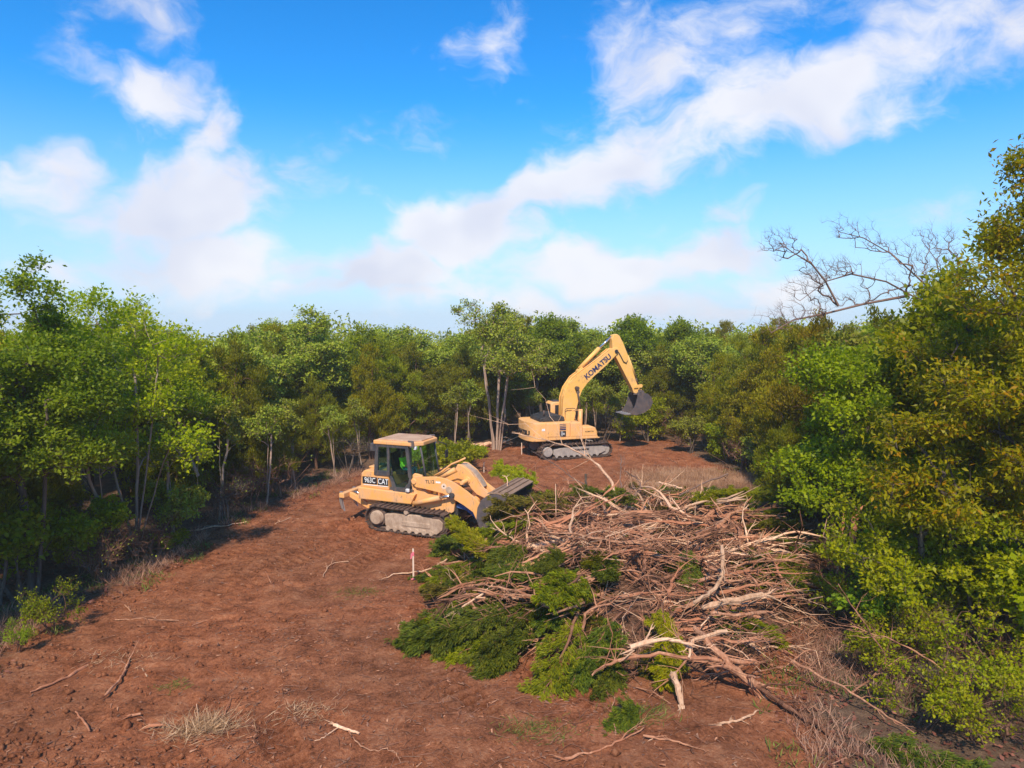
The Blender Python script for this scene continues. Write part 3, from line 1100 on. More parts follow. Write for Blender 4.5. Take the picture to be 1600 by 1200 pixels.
# cab
cab = box('cab_base', -.92, .10, -.72, .72, 1.44, 1.58, M['cab_grey'], LO, .02)
for s in (-1, 1):
    y = s * .76
    prism('cab_post', [(-1.54, 2.0), (-1.38, 2.0), (-1.34, 3.14), (-1.46, 3.14)], y - .05, y + .05, M['cab_grey'], LO, .012)
    prism('cab_post', [(-.98, 2.0), (-.88, 2.0), (-.88, 3.14), (-.98, 3.14)], y - .05, y + .05, M['cab_grey'], LO, .012)
    rail = box('cab_rail', -1.47, -.1, y - .045, y + .045, 3.04, 3.16, M['cab_grey'], LO, .012)
    # door with long tapering glass
    ys = y + s * .012
    dr = prism('door', [(-.88, 2.0), (-.74, 1.44), (-.16, 1.44), (-.02, 1.70), (.02, 2.0), (-.06, 2.0), (-.10, 1.80), (-.26, 1.62), (-.62, 1.62), (-.78, 2.0)], y - .05, y + .05, M['cab_grey'], LO, .01)
    prism('door_post', [(-.10, 2.0), (.02, 2.0), (-.10, 3.1), (-.22, 3.1)], y - .05, y + .05, M['cab_grey'], dr, .01)
    prism('pane', [(-.88, 2.0), (-.74, 1.60), (-.2, 1.60), (-.06, 2.0), (-.18, 3.04), (-.88, 3.04)], y - .01, y + .01, M['glass'], dr, 0)
    box('door_handle', -.80, -.74, ys + s * .05 - .01, ys + s * .05 + .01, 2.02, 2.26, M['black_trim'], dr, .005)
    wn = prism('window', [(-1.38, 2.14), (-.98, 2.14), (-.98, 3.04), (-1.34, 3.04)], y - .01, y + .01, M['glass'], LO, 0)
    box('window_sill', -1.5, -.9, y - .055, y + .055, 1.99, 2.17, M['cab_grey'], wn, .01)
    # corner glass towards the nose
    c0, c1 = Vector((-.04, s * .76, 0)), Vector((.46, s * .48, 0))
    t0, t1 = Vector((-.16, s * .76, 0)), Vector((.24, s * .52, 0))
    cg = sheet('corner_pane', [c0 + Vector((0, 0, 1.98)), c1 + Vector((0, 0, 1.92)), t1 + Vector((0, 0, 3.08)), t0 + Vector((0, 0, 3.08))], M['glass'], LO, .012)
    bar('corner_post', [c1 + Vector((0, 0, 1.86)), t1 + Vector((0, 0, 3.12))], .045, M['cab_grey'], LO)
    bar('window_trim', [c0 + Vector((0, 0, 1.96)), c1 + Vector((0, 0, 1.88))], .05, M['black_trim'], cg)
    box('work_lamp', -.16, -.02, s * .88 - .05, s * .88 + .05, 1.5, 1.62, M['white_paint'], LO, .03)
ws = sheet('windscreen', [(.46, -.48, 1.92), (.46, .48, 1.92), (.24, .52, 3.08), (.24, -.52, 3.08)], M['glass'], LO, .012)
bar('window_trim', [(.47, -.48, 1.88), (.47, .48, 1.88)], .05, M['black_trim'], ws)
bar('wiper', [(.49, -.05, 1.95), (.40, .15, 2.5)], .012, M['black_trim'], ws)
sheet('back_pane', [(-1.5, -.7, 2.15), (-1.5, .7, 2.15), (-1.44, .7, 3.04), (-1.44, -.7, 3.04)], M['glass'], LO, .012)
roof = prism('cab_roof', [(-1.52, -.84), (.05, -.84), (.38, -.52), (.38, .52), (.05, .84), (-1.52, .84)], 3.145, 3.285, Yl, LO, .03, axis='z')
prism('roof_panel', [(-1.40, -.70), (.02, -.70), (.26, -.44), (.26, .44), (.02, .70), (-1.40, .70)], 3.28, 3.325, M['wood_plank'], roof, .02, axis='z')
for s in (-1, 1):
    prism('lamp_bracket', [(-.02, 3.1), (.16, 3.1), (.12, 3.34), (-.1, 3.34)], s * .80 - .03, s * .80 + .03, M['bucket'], roof, .01)
    box('work_lamp', .10, .20, s * .72 - .06, s * .72 + .06, 3.02, 3.13, M['white_paint'], roof, .02)
box('air_intake', -1.75, -1.52, -.72, -.35, 2.84, 3.14, M['cab_grey'], LO, .03)
bar('mirror_arm', [(.25, .80, 3.1), (.48, 1.05, 2.95), (.48, 1.05, 2.7)], .018, M['black_trim'], LO)
box('mirror', .46, .50, .95, 1.15, 2.45, 2.75, M['black_trim'], LO, .02)
# seat and controls
seat = prism('seat', [(-1.12, 1.95), (-.55, 1.95), (-.52, 2.08), (-.98, 2.10), (-1.08, 2.75), (-1.22, 2.72)], -.26, .26, M['dark_cloth'], LO, .04)
box('console', -.05, .22, -.3, .3, 1.6, 2.2, M['black_trim'], LO, .04)
bar('lever', [(.0, -.12, 2.15), (-.1, -.14, 2.42)], .018, M['orange'], LO)
# towers, arms, linkage
for s in (-1, 1):
    y = s * .66
    prism('loader_tower', [(-.10, 1.10), (.05, 1.52), (-.08, 2.02), (.10, 2.16), (.40, 2.10), (.34, 1.60), (.62, 1.45), (1.30, 1.42), (1.72, 1.36), (1.66, .92), (1.30, .70), (.2, .70)], y - .06, y + .06, Yl, LO, .02)
    ya = s * .80
    arm = prism('lift_arm', [(.02, 1.92), (.16, 2.10), (.55, 2.06), (1.0, 2.14), (1.42, 2.10), (1.72, 1.98), (2.2, 1.72), (2.62, 1.46), (2.86, 1.16), (2.90, .82), (2.76, .68), (2.58, .78), (2.48, 1.04), (2.1, 1.24), (1.66, 1.44), (1.3, 1.60), (.7, 1.66), (.22, 1.70)],
                ya - .055, ya + .055, Yl, LO, .02)
    cyl('pivot_pin', (.16, ya - .09, 1.9), (.16, ya + .09, 1.9), .10, Yl, arm, 16, bev=.01)
    cyl('pivot_pin', (1.55, ya - .085, 1.72), (1.55, ya + .085, 1.72), .12, M['dusty'], arm, 18, bev=.01)
    if s < 0:
        em = cyl('emblem', (1.35, ya - .060, 1.83), (1.35, ya - .056, 1.83), .10, M['stake'], arm, 20)
        cyl('emblem_centre', (1.35, ya - .064, 1.83), (1.35, ya - .061, 1.83), .03, M['ink'], em, 10)
        lettering('lettering', 'TL12', .17, (.80, ya - .058, 1.94), M['ink'], arm, ang=.08)
        box('data_plate', 1.03, 1.22, ya - .060, ya - .055, 1.92, 1.98, M['white_paint'], arm, 0)
    lc = cyl('lift_cylinder', (.18, s * .93, 1.12), (1.22, s * .90, 1.42), .095, Yl, LO, 16, bev=.01)
    cyl('rod', (1.2, s * .90, 1.42), (1.68, s * .88, 1.54), .05, M['chrome'], lc, 12)
    cyl('rod_end', (1.68, s * .80, 1.54), (1.68, s * .96, 1.54), .09, M['black_trim'], lc, 14)
cyl('cross_tube', (2.25, -.75, 1.25), (2.25, .75, 1.25), .15, Yl, LO, 18)
for y in (-.22, .22):
    lev = prism('tilt_lever', [(1.50, 2.34), (1.60, 2.52), (1.78, 2.50), (2.12, 2.28), (2.36, 1.98), (2.50, 1.76), (2.78, 1.60), (2.90, 1.46), (2.74, 1.36), (2.36, 1.50), (2.14, 1.68), (2.02, 1.86), (1.84, 2.10)], y - .07, y + .07, Yl, LO, .025)
    cyl('pivot_pin', (1.98, y - .1, 1.98), (1.98, y + .1, 1.98), .13, Yl, lev, 18, bev=.015)
prism('lever_cover', [(1.62, 2.50), (1.80, 2.50), (2.16, 2.28), (2.42, 1.98), (2.56, 1.76), (2.50, 1.70), (2.36, 1.88), (2.08, 2.20), (1.76, 2.42)], -.15, .15, M['dusty'], LO, .02)
cyl('tilt_lever_boss', (1.98, -.75, 1.98), (1.98, .75, 1.98), .07, Yl, LO, 14)
tc_ = cyl('tilt_cylinder', (.62, 0, 1.86), (1.40, 0, 2.28), .11, Yl, LO, 16, bev=.01)
cyl('rod', (1.38, 0, 2.27), (1.64, 0, 2.40), .05, M['chrome'], tc_, 12)
tube_obj('hose', [(.60, -.16, 2.0), (.95, -.17, 2.2), (1.3, -.17, 2.48), (1.62, -.16, 2.62), (1.85, -.15, 2.74)], .035, Yl, LO)
tube_obj('hose', [(.55, .1, 2.02), (.9, .12, 2.3), (1.25, .12, 2.42), (1.5, .1, 2.40)], .022, M['black_trim'], LO)
cyl('bucket_link', (2.80, 0, 1.46), (2.98, 0, 1.35), .09, Yl, LO, 12)
prism('nose_guard', [(1.3, .75), (1.75, .75), (1.75, 1.30), (1.2, 1.45)], -.58, .58, M['black_trim'], LO, .03)
gd = prism('guard_plate', [(1.72, 1.16), (2.15, 1.12), (2.55, .85), (2.75, .55), (2.66, .5), (2.45, .76), (2.1, 1.0), (1.72, 1.05)], -.62, .62, M['blue'], LO, .015)
tag(gd, 'blue curved plate behind the lift arm')
# bucket: shell, side plates, lip and teeth
prof = [(4.32, .04), (3.35, .06), (3.10, .20), (3.00, .48), (3.04, .85), (3.18, 1.14), (3.46, 1.34), (3.72, 1.38), (4.10, 1.30)]
inn = [(4.10, 1.27), (3.73, 1.34), (3.49, 1.30), (3.22, 1.11), (3.08, .84), (3.045, .49), (3.14, .23), (3.36, .10), (4.32, .08)]
prof = [(x - .22, z + .45) for x, z in prof]
inn = [(x - .22, z + .45) for x, z in inn]
bk = prism('bucket', prof + inn, -1.22, 1.22, M['bucket'], LO, 0)
for y in (-1.245, 1.245):
    prism('side_plate', prof[1:] + [(3.78, 1.07), (4.03, .55)], y - .02, y + .02, M['bucket'], bk, .006)
prism('top_plate', [(3.18, 1.805), (3.50, 1.85), (3.91, 1.765), (3.91, 1.79), (3.51, 1.88), (3.18, 1.835)], -1.24, 1.24, M['rusty'], bk, .006)
for xr in (3.30, 3.52, 3.72):
    zr = np.interp(xr, [3.18, 3.51, 3.91], [1.835, 1.88, 1.79])
    prism('top_rib', [(xr, zr - .01), (xr + .05, zr - .01), (xr + .05, zr + .035), (xr, zr + .035)], -1.2, 1.2, M['rusty'], bk, .005)
box('cutting_edge', 4.03, 4.20, -1.27, 1.27, .48, .525, M['worn_steel'], bk, .01)
for k in range(7):
    y = -1.08 + k * .36
    prism('tooth', [(4.13, .47), (4.44, .49), (4.44, .51), (4.13, .56)], y - .05, y + .05, M['worn_steel'], bk, .008)
# ripper at the tail
for s in (-1, 1):
    y = s * .52
    prism('ripper_arm', [(-1.72, .52), (-1.72, .74), (-2.62, 1.16), (-2.95, 1.22), (-2.98, 1.10), (-2.7, .98)], y - .06, y + .06, Yl, LO, .02)
    rc = cyl('ripper_cylinder', (-1.85, y - s * .16, .92), (-2.45, y - s * .16, 1.12), .08, Yl, LO, 14, bev=.01)
    cyl('rod', (-2.44, y - s * .16, 1.12), (-2.72, y - s * .16, 1.17), .04, M['chrome'], rc, 10)
box('ripper_beam', -2.98, -2.76, -.95, .95, 1.04, 1.22, Yl, LO, .03)
for y in (-.82, 0, .82):
    prism('ripper_shank', [(-3.02, 1.25), (-2.90, 1.25), (-2.92, .85), (-2.86, .60), (-2.80, .52), (-2.95, .62), (-3.04, .9)], y - .04, y + .04, M['worn_steel'], LO, .012)

# the operator, seated in the cab
def skinned(name, pts, edges, rad, root_i, parent, mat, sub=2):
    me = bpy.data.meshes.new(name)
    me.from_pydata(pts, edges, [])
    o = bpy.data.objects.new(name, me)
    C.objects.link(o)
    o.modifiers.new('skin', 'SKIN')
    for i, r in enumerate(rad):
        sv = me.skin_vertices[0].data[i]
        sv.radius = (r, r) if not isinstance(r, tuple) else r
        sv.use_root = i == root_i
    sb = o.modifiers.new('sub', 'SUBSURF')
    sb.levels = sub
    sb.render_levels = sub
    bpy.context.view_layer.update()
    me2 = bpy.data.meshes.new_from_object(o.evaluated_get(bpy.context.evaluated_depsgraph_get()))
    bpy.data.objects.remove(o)
    me2.materials.clear()
    for mm in mat:
        me2.materials.append(mm)
    me2.polygons.foreach_set('use_smooth', np.ones(len(me2.polygons), bool))
    ob = bpy.data.objects.new(name, me2)
    C.objects.link(ob)
    ob.parent = parent
    return ob


OP = empty('person', LO.matrix_basis @ Vector((-.78, 0, 2.07)), LO.rotation_euler.z)
tag(OP, 'person in a lime green shirt seated in the loader cab holding the levers', 'person')
bp = [(0, 0, .08), (.0, 0, .26), (.02, 0, .44), (.03, 0, .53), (.045, 0, .60), (.06, 0, .69), (.06, 0, .78),            # pelvis..head
      (.02, .18, .46), (.10, .24, .24), (.34, .20, .20), (.02, -.18, .46), (.12, -.24, .22), (.36, -.20, .20),            # arms
      (.10, .10, .08), (.46, .12, .11), (.50, .12, -.30), (.62, .12, -.36), (.10, -.10, .08), (.46, -.12, .11), (.50, -.12, -.30), (.62, -.12, -.36),
      (.43, .19, .20), (.43, -.19, .20)]
be = [(0, 1), (1, 2), (2, 3), (3, 4), (4, 5), (5, 6), (2, 7), (7, 8), (8, 9), (2, 10), (10, 11), (11, 12), (0, 13), (13, 14), (14, 15), (15, 16),
      (0, 17), (17, 18), (18, 19), (19, 20), (9, 21), (12, 22)]
br = [(.15, .13), (.16, .14), (.17, .13), .06, .06, (.085, .10), .07, .075, .05, .036, .075, .05, .036, .09, .065, .045, .04, .09, .065, .045, .04, .032, .032]
body = skinned('body', bp, be, br, 0, OP, [M['lime'], M['teal'], M['skin'], M['dark_cloth']])
for p in body.data.polygons:
    c = p.center
    if c.z > .51:
        k = 2
    elif c.z < .15 and (c.z < .03 or c.x > .08):
        k = 3 if c.z < -.31 else 1
    elif c.x > .22 and c.z > .14:
        k = 2
    else:
        k = 0
    p.material_index = k
cp = bmesh.new()
bmesh.ops.create_uvsphere(cp, u_segments=16, v_segments=10, radius=1, matrix=Matrix.Translation((.05, 0, .76)) @ Matrix.Diagonal((.115, .10, .10, 1)))
for v in list(cp.verts):
    if v.co.z < .73:
        v.co.z = .73
cap = bm_obj('cap', cp, M['dark_cloth'], OP, True)
prism('cap_peak', [(.13, -.07), (.22, -.05), (.22, .05), (.13, .07)], .728, .742, M['dark_cloth'], cap, .003, axis='z')
for s in (-1, 1):
    for f in range(4):
        yy = s * (.20 + .018 * (f - 1.5))
        tube_obj('finger', [(.44, yy, .20), (.48, yy, .205 - .004 * f), (.50, yy, .18), (.485, yy, .165)], [.010, .009, .008, .006], M['skin'], OP, 6)
    tube_obj('finger', [(.42, s * .17, .20), (.45, s * .155, .19), (.475, s * .16, .18)], [.011, .010, .007], M['skin'], OP, 6)

# ---- excavator -------------------------------------------------------------
ep = gp(886, 709)
EX = empty('excavator', (ep.x, ep.y, gzf(ep.x, ep.y)), math.radians(17.0))
tag(EX, 'yellow crawler excavator with raised boom and dark bucket, parked before the trees', 'excavator')
Ye = M['kom_yellow']
Yb = M['boom_yellow']
for s in (-1, 1):
    yc = s * 1.15
    crawler_track(EX, yc, .70, track_path(-1.68, .47, .38, 1.72, .45, .36, .06), 46, M['shoe'], M['shoe'])
    prism('track_frame', [(-1.35, .3), (-1.2, .2), (1.35, .2), (1.5, .3), (1.75, .34), (1.78, .56), (1.5, .66), (.9, .68), (-.9, .64), (-1.3, .56)], yc - .24, yc + .24, M['grey_dusty'], EX, .03)
    for x in np.linspace(-1.15, 1.25, 8):
        cyl('roller', (x, yc - .26, .2), (x, yc + .26, .2), .08, M['grey_dusty'], EX, 14)
    for x in (-.6, .6):
        cyl('carrier_roller', (x, yc - .24, .78), (x, yc + .24, .78), .07, M['grey_dusty'], EX, 12)
    sp = cyl('sprocket', (-1.68, yc - .12, .47), (-1.68, yc + .12, .47), .31, M['shoe'], EX, 22)
    cyl('hub_cover', (-1.68, yc - .34, .47), (-1.68, yc + .34, .47), .27, M['grey_dusty'], sp, 22, bev=.02)
    cyl('idler', (1.72, yc - .16, .45), (1.72, yc + .16, .45), .30, M['grey_dusty'], EX, 22)
    prism('frame_slot', [(-.1, .44), (.75, .46), (.75, .56), (-.1, .54)], yc - .245, yc + .245, M['black_trim'], EX, .01)
box('car_body', -.95, .95, -.95, .95, .48, .88, M['shoe'], EX, .05)
cyl('swing_ring', (0, 0, .86), (0, 0, 1.10), .68, M['shoe'], EX, 28)
box('deck', -1.75, 1.28, -1.36, 1.36, 1.09, 1.24, Ye, EX, .03)
cwp = []
for a in np.linspace(-1, 1, 15):
    cwp.append((-2.72 + .42 * abs(a) ** 3.2, a * 1.36))
cw = prism('counterweight', cwp + [(-1.72, 1.36), (-1.72, -1.36)], 1.04, 2.06, Ye, EX, .07, axis='z')
kl = lettering('lettering', 'KOMATSU', .36, (-2.73, .05, 1.46), M['ink'], cw, face='rear', sx=1.25, extr=.012)
for v in kl.data.vertices:                              # wrap the letters round the curved tail
    v.co.x += .42 * min(1, abs(v.co.y) / 1.36) ** 3.2
bx2 = box('engine_cover', -1.74, -.35, -1.37, 1.37, 1.22, 2.05, Ye, EX, .045)
for (a, b) in ((-1.70, -1.32), (-1.28, -.98)):
    box('side_door', a, b, -1.382, -1.36, 1.30, 1.98, Ye, bx2, .008)
st = box('decal_plate', -.98, -.62, -1.392, -1.37, 1.28, 2.0, M['kom_yellow'], bx2, .004)
for k in range(4):
    box('decal_stripe', -.98, -.62, -1.397, -1.391, 1.62 + k * .105, 1.62 + k * .105 + .034 + .016 * (3 - k), M['navy'], st, 0)
sq = box('decal_square', -.98, -.62, -1.397, -1.391, 1.28, 1.58, M['ink'], st, 0)
lettering('lettering', 'PC', .10, (-.84, -1.399, 1.52), M['white_paint'], sq)
lettering('lettering', '200', .15, (-.80, -1.399, 1.415), M['white_paint'], sq)
lettering('lettering', 'LC', .08, (-.84, -1.399, 1.32), M['white_paint'], sq)
box('warning_sticker', -2.0, -1.82, -1.37, -1.362, 1.62, 1.74, M['white_paint'], cw, 0)
rl = box('tail_reflector', -2.42, -2.33, -1.25, -1.13, 1.36, 1.46, M['orange'], cw, .01)
hd = prism('hood', [(-2.0, 2.055), (-.5, 2.055), (-.55, 2.30), (-.95, 2.44), (-1.4, 2.42), (-1.5, 2.30), (-1.95, 2.26)], -.95, .75, M['black_trim'], EX, .06)
cyl('exhaust', (-1.55, -.4, 2.3), (-1.55, -.4, 2.62), .05, M['shoe'], hd, 12)
tank = prism('fuel_tank', [(-.34, 1.22), (.36, 1.22), (.36, 1.80), (.30, 2.0), (-.34, 2.0)], -1.37, -.45, Ye, EX, .04)
tb = prism('tool_box', [(.37, 1.22), (1.25, 1.22), (1.25, 1.45), (1.15, 1.68), (1.02, 1.74), (.37, 1.74)], -1.37, -.5, Ye, EX, .05)
lettering('lettering', 'KOMATSU', .11, (.78, -1.376, 1.48), M['ink'], tb)
prism('step', [(1.1, 1.08), (1.42, 1.08), (1.42, 1.13), (1.1, 1.13)], -1.3, -.7, Ye, EX, .01)
# cab on the far side
cb = prism('cab', [(-.85, 1.24), (.85, 1.24), (.95, 1.75), (.80, 2.88), (.65, 2.98), (-.70, 2.98), (-.85, 2.85)], .38, 1.34, Ye, EX, .06)
prism('cab_pane', [(-.60, 1.95), (-.12, 1.95), (-.12, 2.80), (-.60, 2.80)], .365, .379, M['ink'], cb, 0)
prism('cab_pane', [(.05, 1.75), (.80, 1.75), (.70, 2.80), (.05, 2.80)], .365, .379, M['ink'], cb, 0)
prism('cab_pane', [(-.872, 2.1), (-.852, 2.1), (-.852, 2.85), (-.872, 2.85)], .5, 1.22, M['ink'], cb, 0)
sheet('cab_pane', [(.93, .46, 1.95), (.93, 1.26, 1.95), (.84, 1.26, 2.82), (.84, .46, 2.82)], M['glass'], cb, .01)
prism('cab_roof_panel', [(-.66, .46), (.6, .46), (.6, 1.26), (-.66, 1.26)], 2.975, 3.01, M['cab_grey'], cb, .02, axis='z')
for y in (-.42, -1.3):
    tube_obj('hand_rail', [(-.3, y, 2.0), (-.3, y, 2.62), (-.2, y, 2.68), (.25, y, 2.68), (.34, y, 2.62), (.34, y, 1.95)], .02, M['black_trim'] if y > -1 else Ye, EX)
# boom, arm, cylinders
bm_pts = [(-.34, 1.75), (-.40, 2.1), (-.36, 3.3), (-.26, 3.72), (-.02, 4.12), (.34, 4.46), (.78, 4.76), (1.76, 5.40), (2.55, 5.96), (2.76, 6.06), (2.96, 6.0), (3.0, 5.82), (2.86, 5.62), (2.2, 5.02), (1.5, 4.46), (1.02, 4.05),
          (.74, 3.68), (.55, 3.22), (.42, 2.6), (.32, 2.0), (.20, 1.72), (-.1, 1.62)]
boom = prism('boom', bm_pts, -.30, .30, Yb, EX, .03)
lettering('lettering', 'KOMATSU', .42, (1.72, -.306, 4.97), M['navy'], boom, ang=math.radians(39), sx=1.0, extr=.004)
for y in (-.33, .33):
    tube_obj('hydraulic_line', [(-.44, y * .6, 2.1), (-.40, y * .6, 3.3), (-.22, y * .6, 3.84), (.2, y * .6, 4.42), (.75, y * .6, 4.80), (1.76, y * .6, 5.45), (2.5, y * .6, 5.98)], .025, Yb, boom)
ear = prism('boom_bracket', [(.50, 4.50), (.95, 4.86), (.80, 4.98), (.55, 4.78)], -.16, .16, Yb, boom, .02)
ac = cyl('arm_cylinder', (.70, 0, 4.86), (1.92, 0, 6.02), .12, Yb, EX, 16, bev=.01)
cyl('rod', (1.9, 0, 6.0), (2.66, 0, 6.66), .065, M['chrome'], ac, 12)
for s in (-1, 1):
    bc = cyl('boom_cylinder', (.62, s * .45, 1.35), (.62, s * .45, 2.62), .115, Ye, EX, 16, bev=.01)
    cyl('rod', (.62, s * .45, 2.6), (.42, s * .42, 3.80), .05, M['shoe'], bc, 12)
    cyl('rod_end', (.42, s * .30, 3.80), (.42, s * .50, 3.80), .11, M['shoe'], bc, 14)
arm = prism('arm', [(2.60, 6.55), (2.70, 6.76), (2.92, 6.82), (3.08, 6.72), (3.30, 6.32), (3.62, 5.62), (3.70, 5.28), (4.32, 3.72), (4.30, 3.45), (4.18, 3.36), (4.02, 3.42), (3.90, 3.72), (3.05, 5.20), (2.80, 5.62), (2.66, 5.95)], -.22, .22, Yb, EX, .03)
cyl('pivot_pin', (2.84, -.36, 5.84), (2.84, .36, 5.84), .10, M['black_trim'], arm, 16)
tube_obj('hydraulic_line', [(2.9, -.25, 5.95), (3.15, -.27, 5.55), (3.32, -.27, 5.25), (3.5, -.26, 5.15), (3.62, -.2, 5.3)], .025, M['black_trim'], arm)
kc = cyl('bucket_cylinder', (3.66, 0, 5.56), (4.22, 0, 4.30), .095, Yb, EX, 14, bev=.01)
cyl('rod', (4.22, 0, 4.32), (4.42, 0, 3.86), .05, M['shoe'], kc, 12)
for y in (-.26, .26):
    prism('bucket_link', [(4.02, 3.70), (4.06, 3.86), (4.50, 3.92), (4.56, 3.82), (4.50, 3.72)], y - .035, y + .035, Yb, EX, .01)
    prism('bucket_link', [(4.40, 3.86), (4.52, 3.90), (4.58, 3.42), (4.46, 3.38)], y * .6 - .035, y * .6 + .035, Yb, EX, .01)
prof = [(3.62, 2.22), (4.02, 2.16), (4.52, 2.28), (4.90, 2.52), (5.06, 2.86), (4.98, 3.16), (4.74, 3.38), (4.40, 3.46)]
inn = [(4.40, 3.41), (4.71, 3.34), (4.93, 3.14), (5.0, 2.86), (4.86, 2.56), (4.50, 2.33), (4.02, 2.21), (3.62, 2.27)]
bk = prism('bucket', prof + inn, -.56, .56, M['bucket'], EX, 0)
for y in (-.575, .575):
    prism('side_plate', prof + [(4.10, 3.36), (3.95, 2.75)], y - .018, y + .018, M['bucket'], bk, .006)
for y in (-.18, .18):
    prism('bucket_ear', [(4.02, 3.30), (4.12, 3.62), (4.30, 3.60), (4.62, 3.56), (4.74, 3.36), (4.40, 3.30)], y - .035, y + .035, M['bucket'], bk, .01)
box('bucket_lip', 3.50, 3.66, -.60, .60, 2.205, 2.275, M['worn_steel'], bk, .01)
for k in range(5):
    y = -.52 + k * .26
    prism('tooth', [(3.62, 2.17), (3.62, 2.30), (3.24, 2.25), (3.24, 2.22)], y - .045, y + .045, M['worn_steel'], bk, .008)

# ------------------------------------------------------------------ the trees of this wood
ZMAX = {}
for k_, r_ in PROTO.items():
    ZMAX[k_] = max(max(v[2] for v in ch.bound_box) for ch in r_.children)


def crown_of(root):
    return [c for c in root.children if c.name.startswith('crown')]


def tall(key, px, depth, top, label, rz=0.0, wide=1.0, mat=None, group=None, cat='tree'):
    """Stand a tree at pixel column px and forward distance depth, as tall as the photograph shows."""
    b = dp(px, 600, depth)
    zt = dp(px, top, depth).z - gzf(b.x, b.y)
    s = zt / ZMAX[key]
    return put(key, (b.x, b.y), rz, s * wide, label, cat, group, mat, s)


# tall dark broadleaf at the left border of the picture
r_ = np.random.default_rng(21)
b = gp(50, 932)
lob = crown_lobes(r_, 16, 5.6, 2.6, 2.3, lob=(.6, 1.1)) + [(-1.0, .2, 8.3, .7, .7, .7), (.5, 0, 8.5, .5, .5, .6), (1.5, -.3, 6.8, .8, .8, .6), (1.7, .2, 4.2, .9, .9, .6), (.2, 0, 9.1, .35, .35, .6)]
T1 = make_tree('broadleaf_tree', 21, [trunk_line(r_, 6.5, (-.5, .3), n=9), trunk_line(r_, 5.0, (.7, -.2), (.15, 0), 8)], lob, 380, dict(BROAD, n=46000, len=.115), M['bark'], M['leaf_deep'], 4, .0062)
T1.scale = (1, 1, .95)
T1.location = (b.x, b.y, gzf(b.x, b.y))
tag(T1, 'tall dark green broadleaf tree with a leaning trunk at the left border', 'tree')
# slender many-stemmed yellow-green tree
r_ = np.random.default_rng(22)
b = gp(212, 870)
tr = [trunk_line(r_, 5.6, (.2, .1), n=9, wob=.03)] + [trunk_line(r_, h, (lx, ly), (.02, 0), 8, .04) for h, lx, ly in ((5.2, -1.2, .1), (4.2, -1.9, -.2), (5.6, .7, .3), (3.4, -2.5, .2), (2.4, .9, -.3))]
lob = [(r_.normal(-.5, 1.1), r_.normal(0, .9), z, .75, .75, .5) for z in np.linspace(3.0, 7.9, 16)]
T2 = make_tree('slender_tree', 22, tr, lob, 260, dict(BROAD, n=15000, len=.12), M['bark_pale'], M['leaf_lime'], 4, .0055, .46)
T2.location = (b.x, b.y, gzf(b.x, b.y))
tag(T2, 'slender yellow-green tree fanning out in pale thin stems beside the bare soil', 'tree')
# young tree with a pale trunk
r_ = np.random.default_rng(23)
b = gp(310, 810)
tr = [trunk_line(r_, 2.6, (.05, 0), n=6, wob=.05), np.array([(.05, 0, 1.6), (-.3, .1, 2.4), (-.6, .1, 3.3), (-.7, .1, 4.2)]), np.array([(.05, 0, 2.2), (.4, 0, 2.9), (.55, .1, 3.8)])]
T3 = make_tree('young_tree', 23, tr, crown_lobes(r_, 9, 4.3, 1.0, 1.3, lob=(.4, .7)), 110, dict(BROAD, n=6500, len=.13, cl=.34), M['bark_pale'], M['leaf_green'], 4, .0095, .5)
T3.location = (b.x, b.y, gzf(b.x, b.y))
tag(T3, 'young tree with a straight pale trunk and small green crown before the cedars', 'tree')
# elm with a sheaf of pale trunks
r_ = np.random.default_rng(24)
b = gp(776, 702)
tr = [trunk_line(r_, h, (lx, ly), (bx0, 0), 9, .07) for h, lx, ly, bx0 in ((6.6, .2, .1, 0), (6.0, -.9, .2, -.15), (6.2, .9, .1, .12), (5.4, -.5, -.3, -.25), (5.6, .5, .4, .22))]
lob = [(r_.normal(.4, 1.5), r_.normal(0, 1.0), z, .95, .95, .6) for z in np.linspace(4.7, 8.1, 15)]
T4 = make_tree('elm_tree', 24, tr, lob, 240, dict(BROAD, n=15000, len=.15), M['bark_pale'], M['leaf_far'], 4, .0095, .5)
T4.location = (b.x, b.y, gzf(b.x, b.y))
tag(T4, 'elm with a sheaf of pale upright trunks standing by the split log', 'tree')
# tall yellow-leaved tree at the right border
r_ = np.random.default_rng(25)
tr = [trunk_line(r_, 9.2, (.3, .2), n=11, wob=.08), trunk_line(r_, 6.5, (-.9, -.4), (.1, .1), 9, .08), trunk_line(r_, 7.6, (1.0, .2), (-.1, 0), 9, .08)]
lob = crown_lobes(r_, 20, 5.6, 3.2, 2.5, lob=(.5, 1.0), squash=.7) + [(-.2, 0, 8.8, .7, .7, .8), (.3, 0, 9.7, .7, .7, .8), (.0, .1, 10.5, .5, .5, .6), (.7, 0, 10.1, .6, .6, .7), (-.4, .1, 9.4, .6, .6, .7), (-1.2, -.3, 7.9, .6, .6, .7), (-2.5, -.8, 4.9, .9, .9, .6), (-2.4, -.6, 3.8, .9, .9, .6), (-1.7, -1.2, 6.0, .8, .8, .6)]
T5 = make_tree('yellow_tree', 25, tr, lob, 430, dict(BROAD, n=46000, len=.125, asp=.42, droop=-.5, tilt=.7), M['bark'], M['leaf_yellow'], 4, .0085, .5)
T5.location = (11.3, 15.6, gzf(11.3, 15.6))
T5.scale = (1.06, 1.06, 1.02)
tag(T5, 'tall tree with drooping yellow-green leaves rising along the right border', 'tree')
